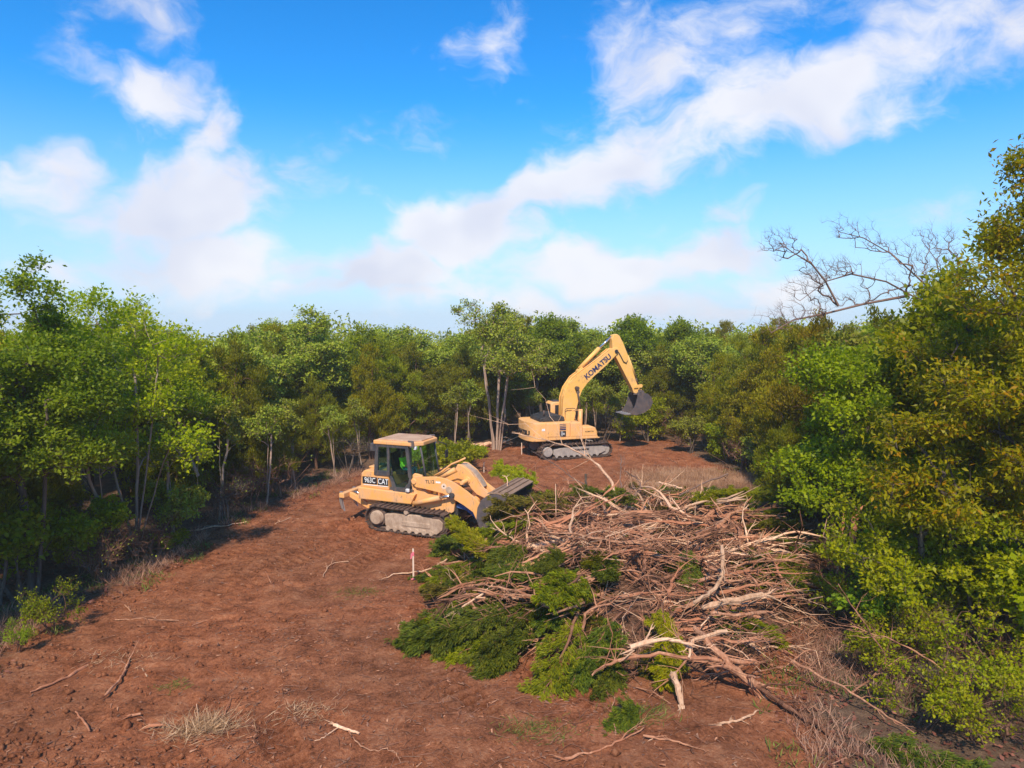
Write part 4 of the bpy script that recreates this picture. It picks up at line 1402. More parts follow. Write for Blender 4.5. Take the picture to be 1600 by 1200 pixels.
# bright green tree right of the pile
r_ = np.random.default_rng(26)
lob = crown_lobes(r_, 18, 4.6, 2.3, 2.0, lob=(.55, 1.0), squash=.65) + [(-1.6, -.6, 2.6, .8, .8, .5), (.6, -.9, 2.0, .8, .8, .5), (-.6, -.9, 3.2, .8, .8, .5)]
T6 = make_tree('broadleaf_tree', 26, [trunk_line(r_, 5.4, (.2, .2), n=9), trunk_line(r_, 4.8, (-.9, -.1), (.1, 0), 8)], lob, 360, dict(BROAD, n=32000, len=.125), M['bark'], M['leaf_green'], 4, .008)
T6.location = (10.2, 20.6, gzf(10.2, 20.6))
tag(T6, 'bright green bushy tree standing right behind the brush pile', 'tree')
# loose green tree low at the right border
r_ = np.random.default_rng(27)
lob = crown_lobes(r_, 13, 3.0, 1.3, 2.0, 1.5, lob=(.45, .8), squash=.6) + [(-1.9, -.3, 2.4, .7, .7, .4), (-1.3, -.9, 1.9, .6, .6, .4)]
T7 = make_tree('small_tree', 27, [trunk_line(r_, 3.0, (-.5, -.3), n=7), trunk_line(r_, 2.8, (.8, .1), (.1, 0), 7), trunk_line(r_, 2.2, (-1.2, -.2), (-.1, 0), 7)], lob, 240, dict(BROAD, n=17000, len=.105, cl=.36), M['bark'], M['leaf_green'], 5, .007)
T7.location = (9.7, 16.0, gzf(9.7, 16.0))
tag(T7, 'low green tree with arching branches over the dark brush below the yellow tree', 'tree')
for ch in crown_of(T7):
    ch.material_slots[0].link = 'OBJECT'
    ch.material_slots[0].material = M['leaf_lime']
# leafless tree leaning across the skyline
r_ = np.random.default_rng(28)
def limb(pp, d0, d1):
    return np.array([tuple(dp(px, py, d0 + (d1 - d0) * i / (len(pp) - 1))) for i, (px, py) in enumerate(pp)])
org = dp(1500, 560, 24.0)
org.z = 0
tr = [np.array([tuple(org + Vector((.3, 0, 0))), tuple(org + Vector((.3, 0, 3))), tuple(org + Vector((.2, 0, 5.5)))] + [tuple(p) for p in limb([(1490, 500), (1472, 470), (1430, 430), (1395, 398), (1350, 372), (1310, 362)], 24, 23)]),
      limb([(1490, 500), (1440, 470), (1385, 440), (1330, 428), (1290, 440), (1250, 470)], 24, 22.5),
      limb([(1420, 462), (1350, 475), (1290, 490), (1240, 500), (1205, 520)], 23.6, 22),
      limb([(1310, 478), (1290, 440), (1268, 412), (1240, 395), (1218, 380)], 22.6, 22),
      limb([(1475, 480), (1470, 440), (1462, 405), (1440, 375)], 24, 24.3), limb([(1490, 490), (1500, 440), (1495, 400), (1480, 375)], 24, 24.5),
      limb([(1420, 560), (1440, 525), (1460, 505)], 23, 24)]
allp = []
for q in tr:
    q = q[max(0, len(q) - 6):]
    for a_, b_ in zip(q[:-1], q[1:]):
        for f_ in np.arange(0, 1, .3):
            allp.append(a_ + (b_ - a_) * f_)
lob = [(p[0] - .25 + r_.normal(0, .2), p[1] + r_.normal(0, .2), p[2] + .22, .5, .5, .4) for p in allp if p[2] > 6.3]
T8 = make_tree('dead_tree', 28, tr, lob, 850, dict(n=0, cl=.28, lift=.3), M['bark_dead'], None, 4, .0042, .46, jit=.10, arch=.05, base_skip=6.5)
tag(T8, 'leafless grey tree leaning over the cedars against the sky', 'tree')

tall('cedar0', 300, 30, 520, 'dark cedar just behind the young pale-trunked tree', 0.3)
tall('cedar1', 362, 31.5, 522, 'dense dark cedar between the young tree and the tall green tree', 1.2)
tall('cedar3', 400, 31, 610, 'low cedar with bare brown lower branches at the soil edge, left of the loader', 2.2)
tall('broad3', 190, 27, 462, 'yellow-green tree topping the left skyline behind the slender tree', .4)
tall('broad0', 105, 24.5, 478, 'green tree filling the gap between the tall left tree and the slender tree', 2.0)
tall('broad0', 478, 40.5, 474, 'broad round-topped green tree, tallest on the skyline left of the loader', 3.0, 1.15, 'leaf_far')
tall('cedar1', 492, 36.5, 585, 'wide low cedar spreading over the soil edge directly left of the loader cab', 4.0, 1.1)
tall('cedar0', 425, 37, 528, 'pointed cedar in front of the round-topped green tree', 5.0)
tall('cedar1', 640, 45, 530, 'large round cedar with reddish bare branches directly behind the loader cab', 2.6, 1.35)
tall('broad2', 622, 51, 504, 'pale olive tree peeping over the large round cedar', 1.0, 1.1)
tall('broad1', 560, 44, 545, 'dark narrow tree in the gap beside the large round cedar', .7)
tall('broad1', 848, 48, 487, 'dark green tree rising just right of the pale-trunked elm', 4.4, 1.1)
tall('broad2', 705, 48, 516, 'light green tree just left of the pale-trunked elm', 3.3)
tall('broad0', 920, 51, 512, 'green tree straight behind the excavator boom', 5.5, 1.1, 'leaf_far')
tall('broad1', 1000, 50, 488, 'deep green tree behind the excavator arm', 1.6, 1.15)
tall('broad1', 1062, 52, 495, 'deep green tree just right of the excavator arm, in the far row', 2.9, 1.1)
tall('broad2', 1110, 45, 520, 'light green tree on the far right corner of the clearing', 4.9, 1.1)
tall('cedar2', 1192, 36, 503, 'golden olive cedar beside the tan grass', 0.2, 1.25)
tall('cedar2', 1128, 41, 548, 'smaller golden cedar between the tan grass and the excavator bucket', 2.4, 1.2)
tall('cedar0', 1285, 29, 478, 'tall cedar under the left tips of the leafless tree', 3.6, 1.2, 'leaf_cedar_gold')
tall('cedar2', 1245, 32, 500, 'golden cedar next to the tall cedar under the leafless tree', 1.9, 1.2)
tall('cedar0', 1375, 25.5, 470, 'dark cedar right below the fork of the leafless tree', 5.2, 1.1)
tall('cedar3', 1232, 26.8, 650, 'small dark cedar at the back right corner of the brush pile', .9, .9)
tall('cedar1', 1450, 21, 480, 'cedar squeezed between the bright green tree and the yellow tree', 1.1)
tall('broad0', 1610, 20, 380, 'green tree half hidden behind the yellow tree', 4.1)
tall('broad0', 1490, 21.5, 395, 'full green tree between the leafless tree and the yellow tree', 5.0, 1.0)
tall('broad3', 1565, 19, 330, 'lime green tree towering just behind the yellow tree', .8, .9)
tall('broad0', 1425, 23, 440, 'green tree right of the dark cedar, under the leafless tree', 2.6, 1.0, 'leaf_far')
tall('cedar3', 20, 22, 640, 'shaded cedar under the tall left tree', 2.0)
tall('cedar3', 250, 27.5, 640, 'small cedar in the shade behind the slender stems', 3.0)

# low shrubs that stand free
def shrub(key, px, py, top, label, rz=0.0, wide=1.0, cat='shrub', group=None, mat=None):
    p = gp(px, py)
    zt = dp(px, top, p.y).z - gzf(p.x, p.y)
    s = zt / ZMAX[key]
    return put(key, (p.x, p.y), rz, s * wide, label, cat, group, mat, s)


shrub('shrub0', 1010, 688, 618, 'rounded bright green bush below the excavator bucket', .5, 1.0)
shrub('shrub2', 1080, 706, 645, 'thin pale shrub between the green bush and the tan grass', 1.0, 1.0)
shrub('shrub0', 1142, 722, 648, 'leafy green shrub at the back edge of the tan grass', 2.4, .95, mat='leaf_green')
shrub('shrub2', 1186, 742, 668, 'twiggy shrub on the right end of the tan grass', 3.0)
shrub('shrub1', 700, 735, 682, 'bright low shrub behind the loader windscreen', .3, 1.1, mat='leaf_lime')
shrub('shrub1', 668, 730, 690, 'small green shrub half hidden by the loader cab', 1.3, 1.0)
shrub('shrub1', 738, 713, 693, 'flat little green shrub beside the split log', 2.3, 1.5)
shrub('shrub0', 112, 885, 835, 'yellow-green shrub in the shade under the left trees', 3.1, 1.0)
shrub('shrub1', 268, 855, 828, 'low yellowish shrub at the foot of the slender tree', 4.1, 1.2, mat='leaf_lime')
shrub('shrub0', 1260, 800, 705, 'green shrub at the back right rim of the brush pile', 4.4, 1.0, mat='leaf_green')

shrub('shrub0', 1455, 985, 800, 'dense dark green shrub under the low arching tree', .8, 1.1, mat='leaf_deep')
shrub('shrub0', 1560, 1020, 790, 'dense green shrub at the right border under the yellow tree', 2.2, 1.1, mat='leaf_green')
shrub('shrub2', 1395, 930, 800, 'green shrub closing the gap right of the pile', 3.2, 1.0, mat='leaf_green')
shrub('shrub2', 1625, 1075, 860, 'shrub cut by the right border above the litter', 4.2, 1.0, mat='leaf_lime')
shrub('shrub2', 25, 940, 780, 'dark leafy undergrowth at the foot of the tall left tree', 1.1, 1.1, mat='leaf_deep')
shrub('shrub2', 140, 895, 770, 'leafy undergrowth between the tall left tree and the slender tree', 2.7, 1.1, mat='leaf_green')
shrub('shrub2', 265, 845, 745, 'leafy undergrowth between the slender and the young tree', 4.7, 1.0, mat='leaf_far')

# bare brush along both edges
BR = [(150, 905, 815), (240, 872, 792), (345, 822, 742), (390, 795, 713), (430, 772, 700), (540, 738, 669), (640, 708, 647), (835, 692, 639), (945, 688, 634), (1060, 692, 635), (1165, 738, 677), (1205, 752, 684), (1230, 775, 708), (1330, 930, 820), (1460, 1030, 913), (1530, 1060, 935), (1380, 1040, 977), (1480, 1110, 1024), (1560, 1150, 1048)]
BRL = ['leafless brush on the shaded soil left of the slender tree',
       'bare brush at the foot of the slender tree',
       'bare twiggy brush just right of the young pale trunk',
       'reddish brush under the low cedar left of the loader',
       'brown brush at the soil edge above the loader ripper',
       'bare brush left of the loader cab at the wood edge',
       'reddish brush directly above the loader cab roof',
       'bare brush right behind the excavator counterweight',
       'bare brush under the excavator boom',
       'brown brush right of the green bush under the bucket',
       'brown brush at the back of the tan grass',
       'grey brush on the right end of the tan grass',
       'bare brush at the back right rim of the pile',
       'dark brush under the bright green tree',
       'dark twiggy brush under the yellow tree',
       'tall dark brush at the right border under the yellow tree',
       'bare brush over the leaf litter beside the pile',
       'bare twigs over the leaf litter at the lower right',
       'lowest bare brush in the lower right corner']
for i, (px, py, top) in enumerate(BR):
    shrub('brush%d' % (i % 3), px, py, top, BRL[i], i * 1.7, 1.15, 'brush', 'bare brush along the edges')

# twiggy shrubs with sparse fresh leaves over the litter in the lower right
r_ = np.random.default_rng(33)
tr = [trunk_line(r_, 1.2, (r_.normal(-.5, .6), r_.normal(0, .5)), (r_.normal(0, .2), r_.normal(0, .2)), 6, .08) for _ in range(6)]
PROTO['twiggy'] = make_tree('twiggy_shrub', 33, tr, crown_lobes(r_, 9, 1.2, .8, 1.6, lob=(.3, .6)), 90, dict(BROAD, n=2400, len=.10, cl=.34, spread=.16), M['bark_cedar'], M['leaf_lime'], 5, .006, .48, jit=.1, base_skip=0)
ZMAX['twiggy'] = max(max(v[2] for v in ch.bound_box) for ch in PROTO['twiggy'].children)
for (px, py, top, lab) in ((1440, 1135, 1030, 'twiggy shrub with sparse yellow-green leaves over the litter at the lower right'), (1535, 1165, 1050, 'twiggy shrub with fresh leaves lowest in the right corner'),
                           (1590, 1110, 1010, 'leafy twiggy shrub cut by the right border'), (1345, 985, 880, 'twiggy shrub with dull leaves reaching over the shaded flank of the pile'), (1480, 1050, 920, 'twiggy shrub with arching stems below the low green tree'),
                           (1400, 1060, 960, 'twiggy shrub between the pile and the lower right corner'), (1520, 1105, 980, 'leafy twiggy shrub in the middle of the lower right thicket'), (1385, 960, 850, 'leafy twiggy shrub at the rim of the dark thicket')):
    shrub('twiggy', px, py, top, lab, px * .7, 1.1, 'shrub')

shrub('twiggy', 85, 1000, 905, 'leafy sapling with fresh green leaves on the left bank', 1.2, .8, mat='leaf_green')
shrub('twiggy', 30, 1030, 965, 'fresh green sprouts at the foot of the leafy sapling', 2.9, .8, mat='leaf_green')

# thin pole-like saplings in front of the far wood
r_ = np.random.default_rng(31)
tr = [trunk_line(r_, 4.6, (.3, 0), n=8, wob=.08), trunk_line(r_, 3.8, (-.5, .1), (.25, .1), 7, .08)]
PROTO['sapling'] = make_tree('pole_sapling', 31, tr, crown_lobes(r_, 6, 4.3, 1.0, .9, lob=(.4, .6)), 60, dict(BROAD, n=2600, len=.15, cl=.34), M['bark_pale'], M['leaf_far'], 3, .0075, .5)
ZMAX['sapling'] = max(max(v[2] for v in ch.bound_box) for ch in PROTO['sapling'].children)
for i, (px, py, top) in enumerate([(832, 690, 600), (866, 688, 605), (912, 687, 600), (930, 686, 590), (948, 687, 600), (968, 688, 610), (985, 686, 600), (735, 695, 590), (710, 697, 600), (560, 722, 620)]):
    shrub('sapling', px, py, top, 'thin pale-stemmed sapling in the row before the far wood', i * 2.1, 1.0, 'tree', 'saplings along the far edge')
for i, (px, py, top) in enumerate([(160, 888, 640), (275, 845, 650), (352, 812, 620), (418, 783, 630), (455, 764, 620), (522, 742, 630)]):
    shrub('sapling', px, py, top, 'thin pale-stemmed sapling at the left soil edge, %s' % ('left of the slender tree', 'right of the slender tree', 'right of the young tree', 'before the pointed cedar', 'before the wide low cedar', 'nearest the loader ripper')[i], i * 1.3 + .5, 1.0, 'tree')

# the wood behind the front rows
rw = np.random.default_rng(5)
SKYLINE = np.array([(-200, 395), (0, 402), (60, 430), (110, 475), (160, 470), (230, 468), (275, 505), (300, 522), (350, 522), (400, 502), (440, 482), (520, 476), (555, 490), (580, 512), (640, 508), (690, 514), (740, 500), (780, 480), (865, 490), (885, 513),
                    (960, 512), (980, 492), (1100, 497), (1240, 492), (1290, 478), (1380, 470), (1460, 440), (1520, 380), (1600, 300), (1900, 250)], float)


def sky_cap(x, y):
    px = 800 + FPX * x / y
    return 7.4 + (505 - np.interp(px, SKYLINE[:, 0], SKYLINE[:, 1]) - rw.uniform(-4, 26)) / FPX * y


placed = []
for o in C.objects:
    if o.parent is None and o.type == 'EMPTY' and o.name.split('.')[0] in ('broadleaf_tree', 'cedar_tree', 'elm_tree', 'yellow_tree', 'slender_tree', 'small_tree'):
        placed.append((o.location.x, o.location.y))
cand = np.stack([rw.uniform(-52, 52, 9000), rw.uniform(13, 64, 9000)], 1)
sdv = -poly_sd(CLEAR, cand[:, 0], cand[:, 1])
kinds = ['cedar0', 'cedar1', 'cedar2', 'broad0', 'broad1', 'broad2', 'broad3', 'cedar3']
nfill = 0
for (x, y), s in zip(cand, sdv):
    if s < 1.8 or s > 17 or abs(x) > .76 * y + 3.0:
        continue
    if y < 30 and s > 9:
        continue
    if x > 6 and y < 19 and s < 4.5:
        continue
    if min((x - a) ** 2 + (y - b_) ** 2 for a, b_ in placed) < (2.3 if s < 8 else 2.9) ** 2:
        continue
    placed.append((x, y))
    k = kinds[int(rw.choice(8, p=[.2, .16, .10, .14, .14, .14, .05, .07]))]
    if s < 3.2 and k.startswith('broad') and rw.random() < .5:
        k = 'cedar1'
    ht = rw.uniform(6.2, 8.6)
    ht = min(ht, sky_cap(x, y) - gzf(x, y))
    if x > 4 and 26 < y < 44:
        ht = min(ht, 7.3)
    zone = 'left of' if x < -.12 * y - 2 else ('right of' if x > 9 and y < 44 else 'beyond')
    sp_ = 'cedar' if k.startswith('cedar') else 'broadleaf tree'
    put(k, (x, y), rw.uniform(0, 6.28), ht / ZMAX[k] * rw.uniform(.95, 1.2), '%s deep in the wood %s the clearing' % (sp_, zone), 'tree', '%ss in the wood %s the clearing' % (sp_, zone), None, ht / ZMAX[k])
    nfill += 1
print('fill trees', nfill, 'near total', len(placed))
# sunward trees left of the view, whose shade lies on the bank
for (x, y, k, h) in ((-15.4, 12.4, 'broad1', 8.5), (-13.6, 9.8, 'broad0', 7.5)):
    put(k, (x, y), x, h / ZMAX[k], 'shading tree just outside the left border of the view', 'tree', 'trees shading the left bank')

# far wood that reads as one mass
rf = np.random.default_rng(6)
nt_ = 800
fy = 64 + 190 * rf.uniform(0, 1, nt_) ** 1.6
fx = rf.uniform(-.85, .85, nt_) * fy
fh = np.minimum(gz(fx, fy) + rf.uniform(6.8, 8.8, nt_), [sky_cap(a_, b_) for a_, b_ in zip(fx, fy)])
per = 190
ti = np.repeat(np.arange(nt_), per)
d = nrm(rf.normal(size=(nt_ * per, 3)))
P = np.stack([fx[ti], fy[ti], fh[ti] - 2.3], 1) + d * np.array([2.5, 2.5, 2.2]) * rf.uniform(.75, 1.08, (nt_ * per, 1))
LV, LF = leaf_quads(P, nrm(rf.normal(size=P.shape)), nrm(d + rf.normal(size=P.shape) * .6), rf.uniform(.22, .5, len(P)), rf.uniform(.16, .34, len(P)), rf)
fw = link_mesh('distant_wood', np_mesh('distant_wood', LV, LF, False, {'rnd': rf.uniform(0, 1, len(P)), 'clump': rf.uniform(0, 1, nt_)[ti]}), M['leaf_far'])
tag(fw, kind='stuff')

# ------------------------------------------------------------------ brush pile
def spine(rng, L, bend=.25, n=11, z0=0.0):
    f = np.linspace(0, 1, n)
    b = rng.normal(0, bend, 2)
    c = rng.normal(0, bend * .5, 2)
    P = np.stack([f * L, L * (b[0] * f * (1 - f) + c[0] * np.sin(f * 7) * .12), z0 + L * (abs(b[1]) * .4 * f * (1 - f) + c[1] * np.sin(f * 6) * .1)], 1)
    P[:, 1:] += rng.normal(0, L * .008, (n, 2)) + np.cumsum(rng.normal(0, L * .010, (n, 2)) * np.array([1, .5]), 0)
    return P


def splinter(g, rng, p, d, n, L, r):
    d = d / np.linalg.norm(d)
    for _ in range(n):
        v = d + rng.normal(0, .28, 3)
        v /= np.linalg.norm(v)
        l = L * rng.uniform(.35, 1.1)
        o = rng.normal(0, r * .5, 3)
        mid = p + o + v * l * .5 + rng.normal(0, .04, 3) * l
        g.tube(np.array([p + o - v * .05, mid, p + o + v * l + rng.normal(0, .08, 3) * l]), [r * .38, r * .24, .003], 3)


def stick_mesh(seed, L, r, forks=3, spl=6, bend=.25):
    rng = np.random.default_rng(seed)
    g = Geo()
    P = spine(rng, L, bend)
    f = np.linspace(0, 1, len(P))
    g.tube(P, r * (1 - .72 * f) * rng.uniform(.8, 1.25, len(P)), 6)
    for _ in range(forks):
        i = int(rng.integers(2, len(P) - 1))
        d = nrm(P[min(i + 1, len(P) - 1)] - P[i - 1])
        v = nrm(d + rng.normal(0, .55, 3))
        l = L * rng.uniform(.18, .45) * (1 - .4 * f[i])
        r0 = r * (1 - .72 * f[i]) * .62
        q = P[i] + np.outer(np.linspace(0, 1, 5), v * l) + np.cumsum(rng.normal(0, l * .035, (5, 3)), 0) * np.array([[0], [1], [1], [1], [1]])
        g.tube(q, r0 * np.array([1, .85, .65, .45, .2]), 5)
        for _ in range(2):
            j = int(rng.integers(1, 4))
            v2 = nrm(v + rng.normal(0, .6, 3))
            l2 = l * rng.uniform(.3, .6)
            g.tube(np.stack([q[j], q[j] + v2 * l2 * .5 + rng.normal(0, .03, 3) * l2, q[j] + v2 * l2]), r0 * np.array([.5, .32, .1]), 4)
    if spl:
        splinter(g, rng, P[0], P[0] - P[1], spl, min(.7, L * .28), r)
    return g.mesh('branch', False)


STICKS = []
for i in range(18):
    big = i < 8
    q = np.random.default_rng(500 + i)
    STICKS.append((stick_mesh(500 + i, q.uniform(1.8, 3.4) if big else q.uniform(1.0, 2.2), q.uniform(.032, .062) if big else q.uniform(.022, .04), 4 if big else 3, 12 if big else (6 if i % 2 else 3), .45), big))
    STICKS[-1][0].materials.append(M['wood_fresh' if i % 3 == 0 else ('wood_bark' if i % 3 == 1 else 'wood_pale' if i % 2 else 'wood_fresh')])


def bundle_mesh(seed, L, n):
    """Trunk shattered into a sheaf of long fibres."""
    rng = np.random.default_rng(seed)
    g = Geo()
    P = spine(rng, L, .3, 8)
    f = np.linspace(0, 1, 8)
    for _ in range(n):
        a, b = sorted(rng.uniform(-.1, 1.15, 2))
        if b - a < .3:
            b = a + .35
        o = rng.normal(0, .035, 3)
        fr = rng.normal(0, .10, 3)
        tt = np.linspace(a, b, 6)
        Q = np.stack([np.interp(tt, f, P[:, c]) for c in range(3)], 1)
        Q[:, 0] += np.where(tt > 1, (tt - 1) * L, 0) + np.where(tt < 0, tt * L, 0)
        Q += o + np.outer(((tt - .5) * 1.6) ** 2 * np.sign(tt - .5), fr) + rng.normal(0, .008, (6, 3))
        r = rng.uniform(.010, .036)
        g.tube(Q, r * np.array([.25, .8, 1, .95, .7, .15]), 4)
    return g.mesh('branch', False)


for i in range(14):
    q = np.random.default_rng(560 + i)
    STICKS.append((bundle_mesh(560 + i, q.uniform(.9, 2.2), int(q.integers(10, 20))), True))
    STICKS[-1][0].materials.append(M[('wood_fresh', 'wood_pale', 'wood_fresh', 'wood_bark')[i % 4]])


def bough(name, seed, L, n, mat='leaf_bough'):
    rng = np.random.default_rng(seed)
    g = Geo()
    P = spine(rng, L, .2, 10)
    P[:, 2] += .06 * np.sin(np.linspace(0, math.pi, 10)) * L
    f = np.linspace(0, 1, 10)
    g.tube(P, .036 * (1 - .8 * f) * (L / 2), 5)
    bs, bd, bl = [], [], []
    NB = 46
    for k in range(NB):
        u = rng.uniform(.12, 1) * 9
        i = min(int(u), 8)
        p = P[i] + (P[i + 1] - P[i]) * (u - i)
        d = nrm(P[i + 1] - P[i])
        side = nrm(np.cross(d, [0, 0, 1.])) * (1 if k % 2 else -1)
        v = nrm(d * .8 + side * rng.uniform(.3, .9) + np.array([0, 0, rng.normal(-.05, .3)]))
        l = L * rng.uniform(.2, .38) * (1.15 - u / 9 * .7)
        g.tube(np.stack([p, p + v * l * .5 + [0, 0, .02], p + v * l + [0, 0, -.05 * l]]), [.009, .006, .003], 3)
        bs.append(p); bd.append(v); bl.append(l)
    bs, bd, bl = map(np.array, (bs, bd, bl))
    tuftc = rng.normal(size=(400, 3)) * .05 * np.array([1, 1, .7])
    tid = rng.integers(0, 400, n)
    c = (tid * 7) % NB
    fr = ((tid * .6180339) % 1.0) * .95 + .1
    Q = bs[c] + bd[c] * (bl[c] * fr)[:, None] + tuftc[tid] + rng.normal(size=(n, 3)) * .028
    Dv = nrm(bd[c] + rng.normal(size=(n, 3)) * .32 + np.array([0, 0, -.08]))
    Ls = rng.uniform(.05, .14, n)
    V, F = leaf_quads(Q, Dv, nrm(rng.normal(size=(n, 3)) + np.array([0, 0, .8])), Ls, Ls * .20, rng)
    root = empty(name)
    link_mesh('stem', g.mesh('stem'), M['twig'], root)
    link_mesh('foliage', np_mesh('foliage', V, F, False, {'rnd': rng.uniform(0, 1, n), 'clump': rng.uniform(0, 1, 400)[tid]}), M[mat], root)
    return root


BOUGH = [bough('cedar_bough', 600 + i, (2.2, 2.8, 1.8, 2.4, 1.5)[i], 12000) for i in range(5)]
bused = set()


def place_bough(i, loc, rot, sc, label, group=None, mat=None):
    o = BOUGH[i] if i not in bused else copy_tree(BOUGH[i])
    bused.add(i)
    o.location, o.rotation_euler, o.scale = loc, rot, (sc * 1.1, sc, sc * .65)
    for k in ('label', 'category', 'group'):
        if k in o:
            del o[k]
    tag(o, label, 'bough', group)
    if mat:
        for ch in o.children:
            if ch.name.startswith('foliage'):
                ch.material_slots[0].link = 'OBJECT'
                ch.material_slots[0].material = M[mat]
    return o


rp = np.random.default_rng(77)


def pile_pt(rng, lo=.0, hi=9., box=None):
    while True:
        x, y = rng.uniform(-2.6, 10.4), rng.uniform(13.5, 28.3)
        s = float(poly_sd(PILE_POLY, np.array([x]), np.array([y]))[0])
        if lo < s < hi:
            return x, y, s


# dark heap of earth and matted chips inside the pile
hx, hy = np.meshgrid(np.linspace(-2.8, 10.6, 150), np.linspace(13.3, 28.6, 160))
hs_ = np.clip((poly_sd(PILE_POLY, hx, hy) - .5) / 3.2, -.05, 1)
hzv = gz(hx, hy) - .12 + np.sign(hs_) * np.abs(hs_) * (2 - np.abs(hs_)) * .95 + .30 * (vnoise(hx * 2.2, hy * 2.2, 31) - .5) * np.clip(hs_ * 3, 0, 1)
ii = np.arange(hx.size).reshape(hx.shape)
hf = np.stack([ii[:-1, :-1], ii[:-1, 1:], ii[1:, 1:], ii[1:, :-1]], -1).reshape(-1, 4)
m, t = new_mat('matted_debris')
co = t.n('ShaderNodeTexCoord').outputs['Object']
dn = t.noise(t.mapping(co, (.6, 1, 1)), 9, 5, .75)
finish(t, t.ramp(dn, [(.35, (.05, .026, .016)), (.52, (.14, .07, .042)), (.68, (.30, .165, .10))]), .95, .05, t.bump(dn, 1.0, .06))
mound = tag(link_mesh('debris_mound', np_mesh('debris_mound', np.stack([hx, hy, hzv], -1).reshape(-1, 3), hf), m), kind='stuff')

# fine tangle of twigs through the whole pile: nobody could count it
g = Geo()
NTW = 4200
tx_, ty_ = rp.uniform(-2.7, 10.4, NTW * 2), rp.uniform(13.4, 28.3, NTW * 2)
sdd = poly_sd(PILE_POLY, tx_, ty_)
ok = sdd > rp.uniform(-.5, .6, NTW * 2)
tx_, ty_ = tx_[ok][:NTW], ty_[ok][:NTW]
n_ = len(tx_)
tz_ = gz(tx_, ty_) + (pile_h(tx_, ty_) - gz(tx_, ty_)) * rp.uniform(.55, 1.12, n_) + .03
ang = rp.normal(.1, .9, n_) + np.where(rp.random(n_) < .25, 1.57, 0)
dirv = np.stack([np.cos(ang), np.sin(ang), rp.normal(0, .34, n_)], 1)
ln = rp.uniform(.25, 1.4, n_)
A0 = np.stack([tx_, ty_, tz_], 1)
kink = rp.normal(0, .15, (n_, 3)) * ln[:, None]
A1 = A0 + dirv * (ln * .5)[:, None] + kink
A2 = A0 + dirv * ln[:, None]
r0 = rp.uniform(.006, .019, n_)
V1, F1 = tubes(A0, A1, r0, r0 * .8, 3)
V2, F2 = tubes(A1, A2, r0 * .8, r0 * .3, 3)
tw = link_mesh('twig_tangle', np_mesh('twig_tangle', np.vstack([V1, V2]), np.vstack([F1, F2 + len(V1)]), True), M['twig'])
tw.data.materials.append(M['wood_pale'])
tw.data.materials.append(M['wood_bark'])
mi = np.repeat(rp.choice(3, n_, p=[.5, .15, .35]), 3)
tw.data.polygons.foreach_set('material_index', np.concatenate([mi, mi]).astype(np.int32))
tag(tw, kind='stuff')

# green boughs: named ones first, then the mass
def bough_at(i, px, py, z, yaw, pitch, sc, label, mat=None):
    p = gp(px, py, z)
    return place_bough(i, p, (rp.normal(0, .25), pitch, yaw), sc, label, None, mat)


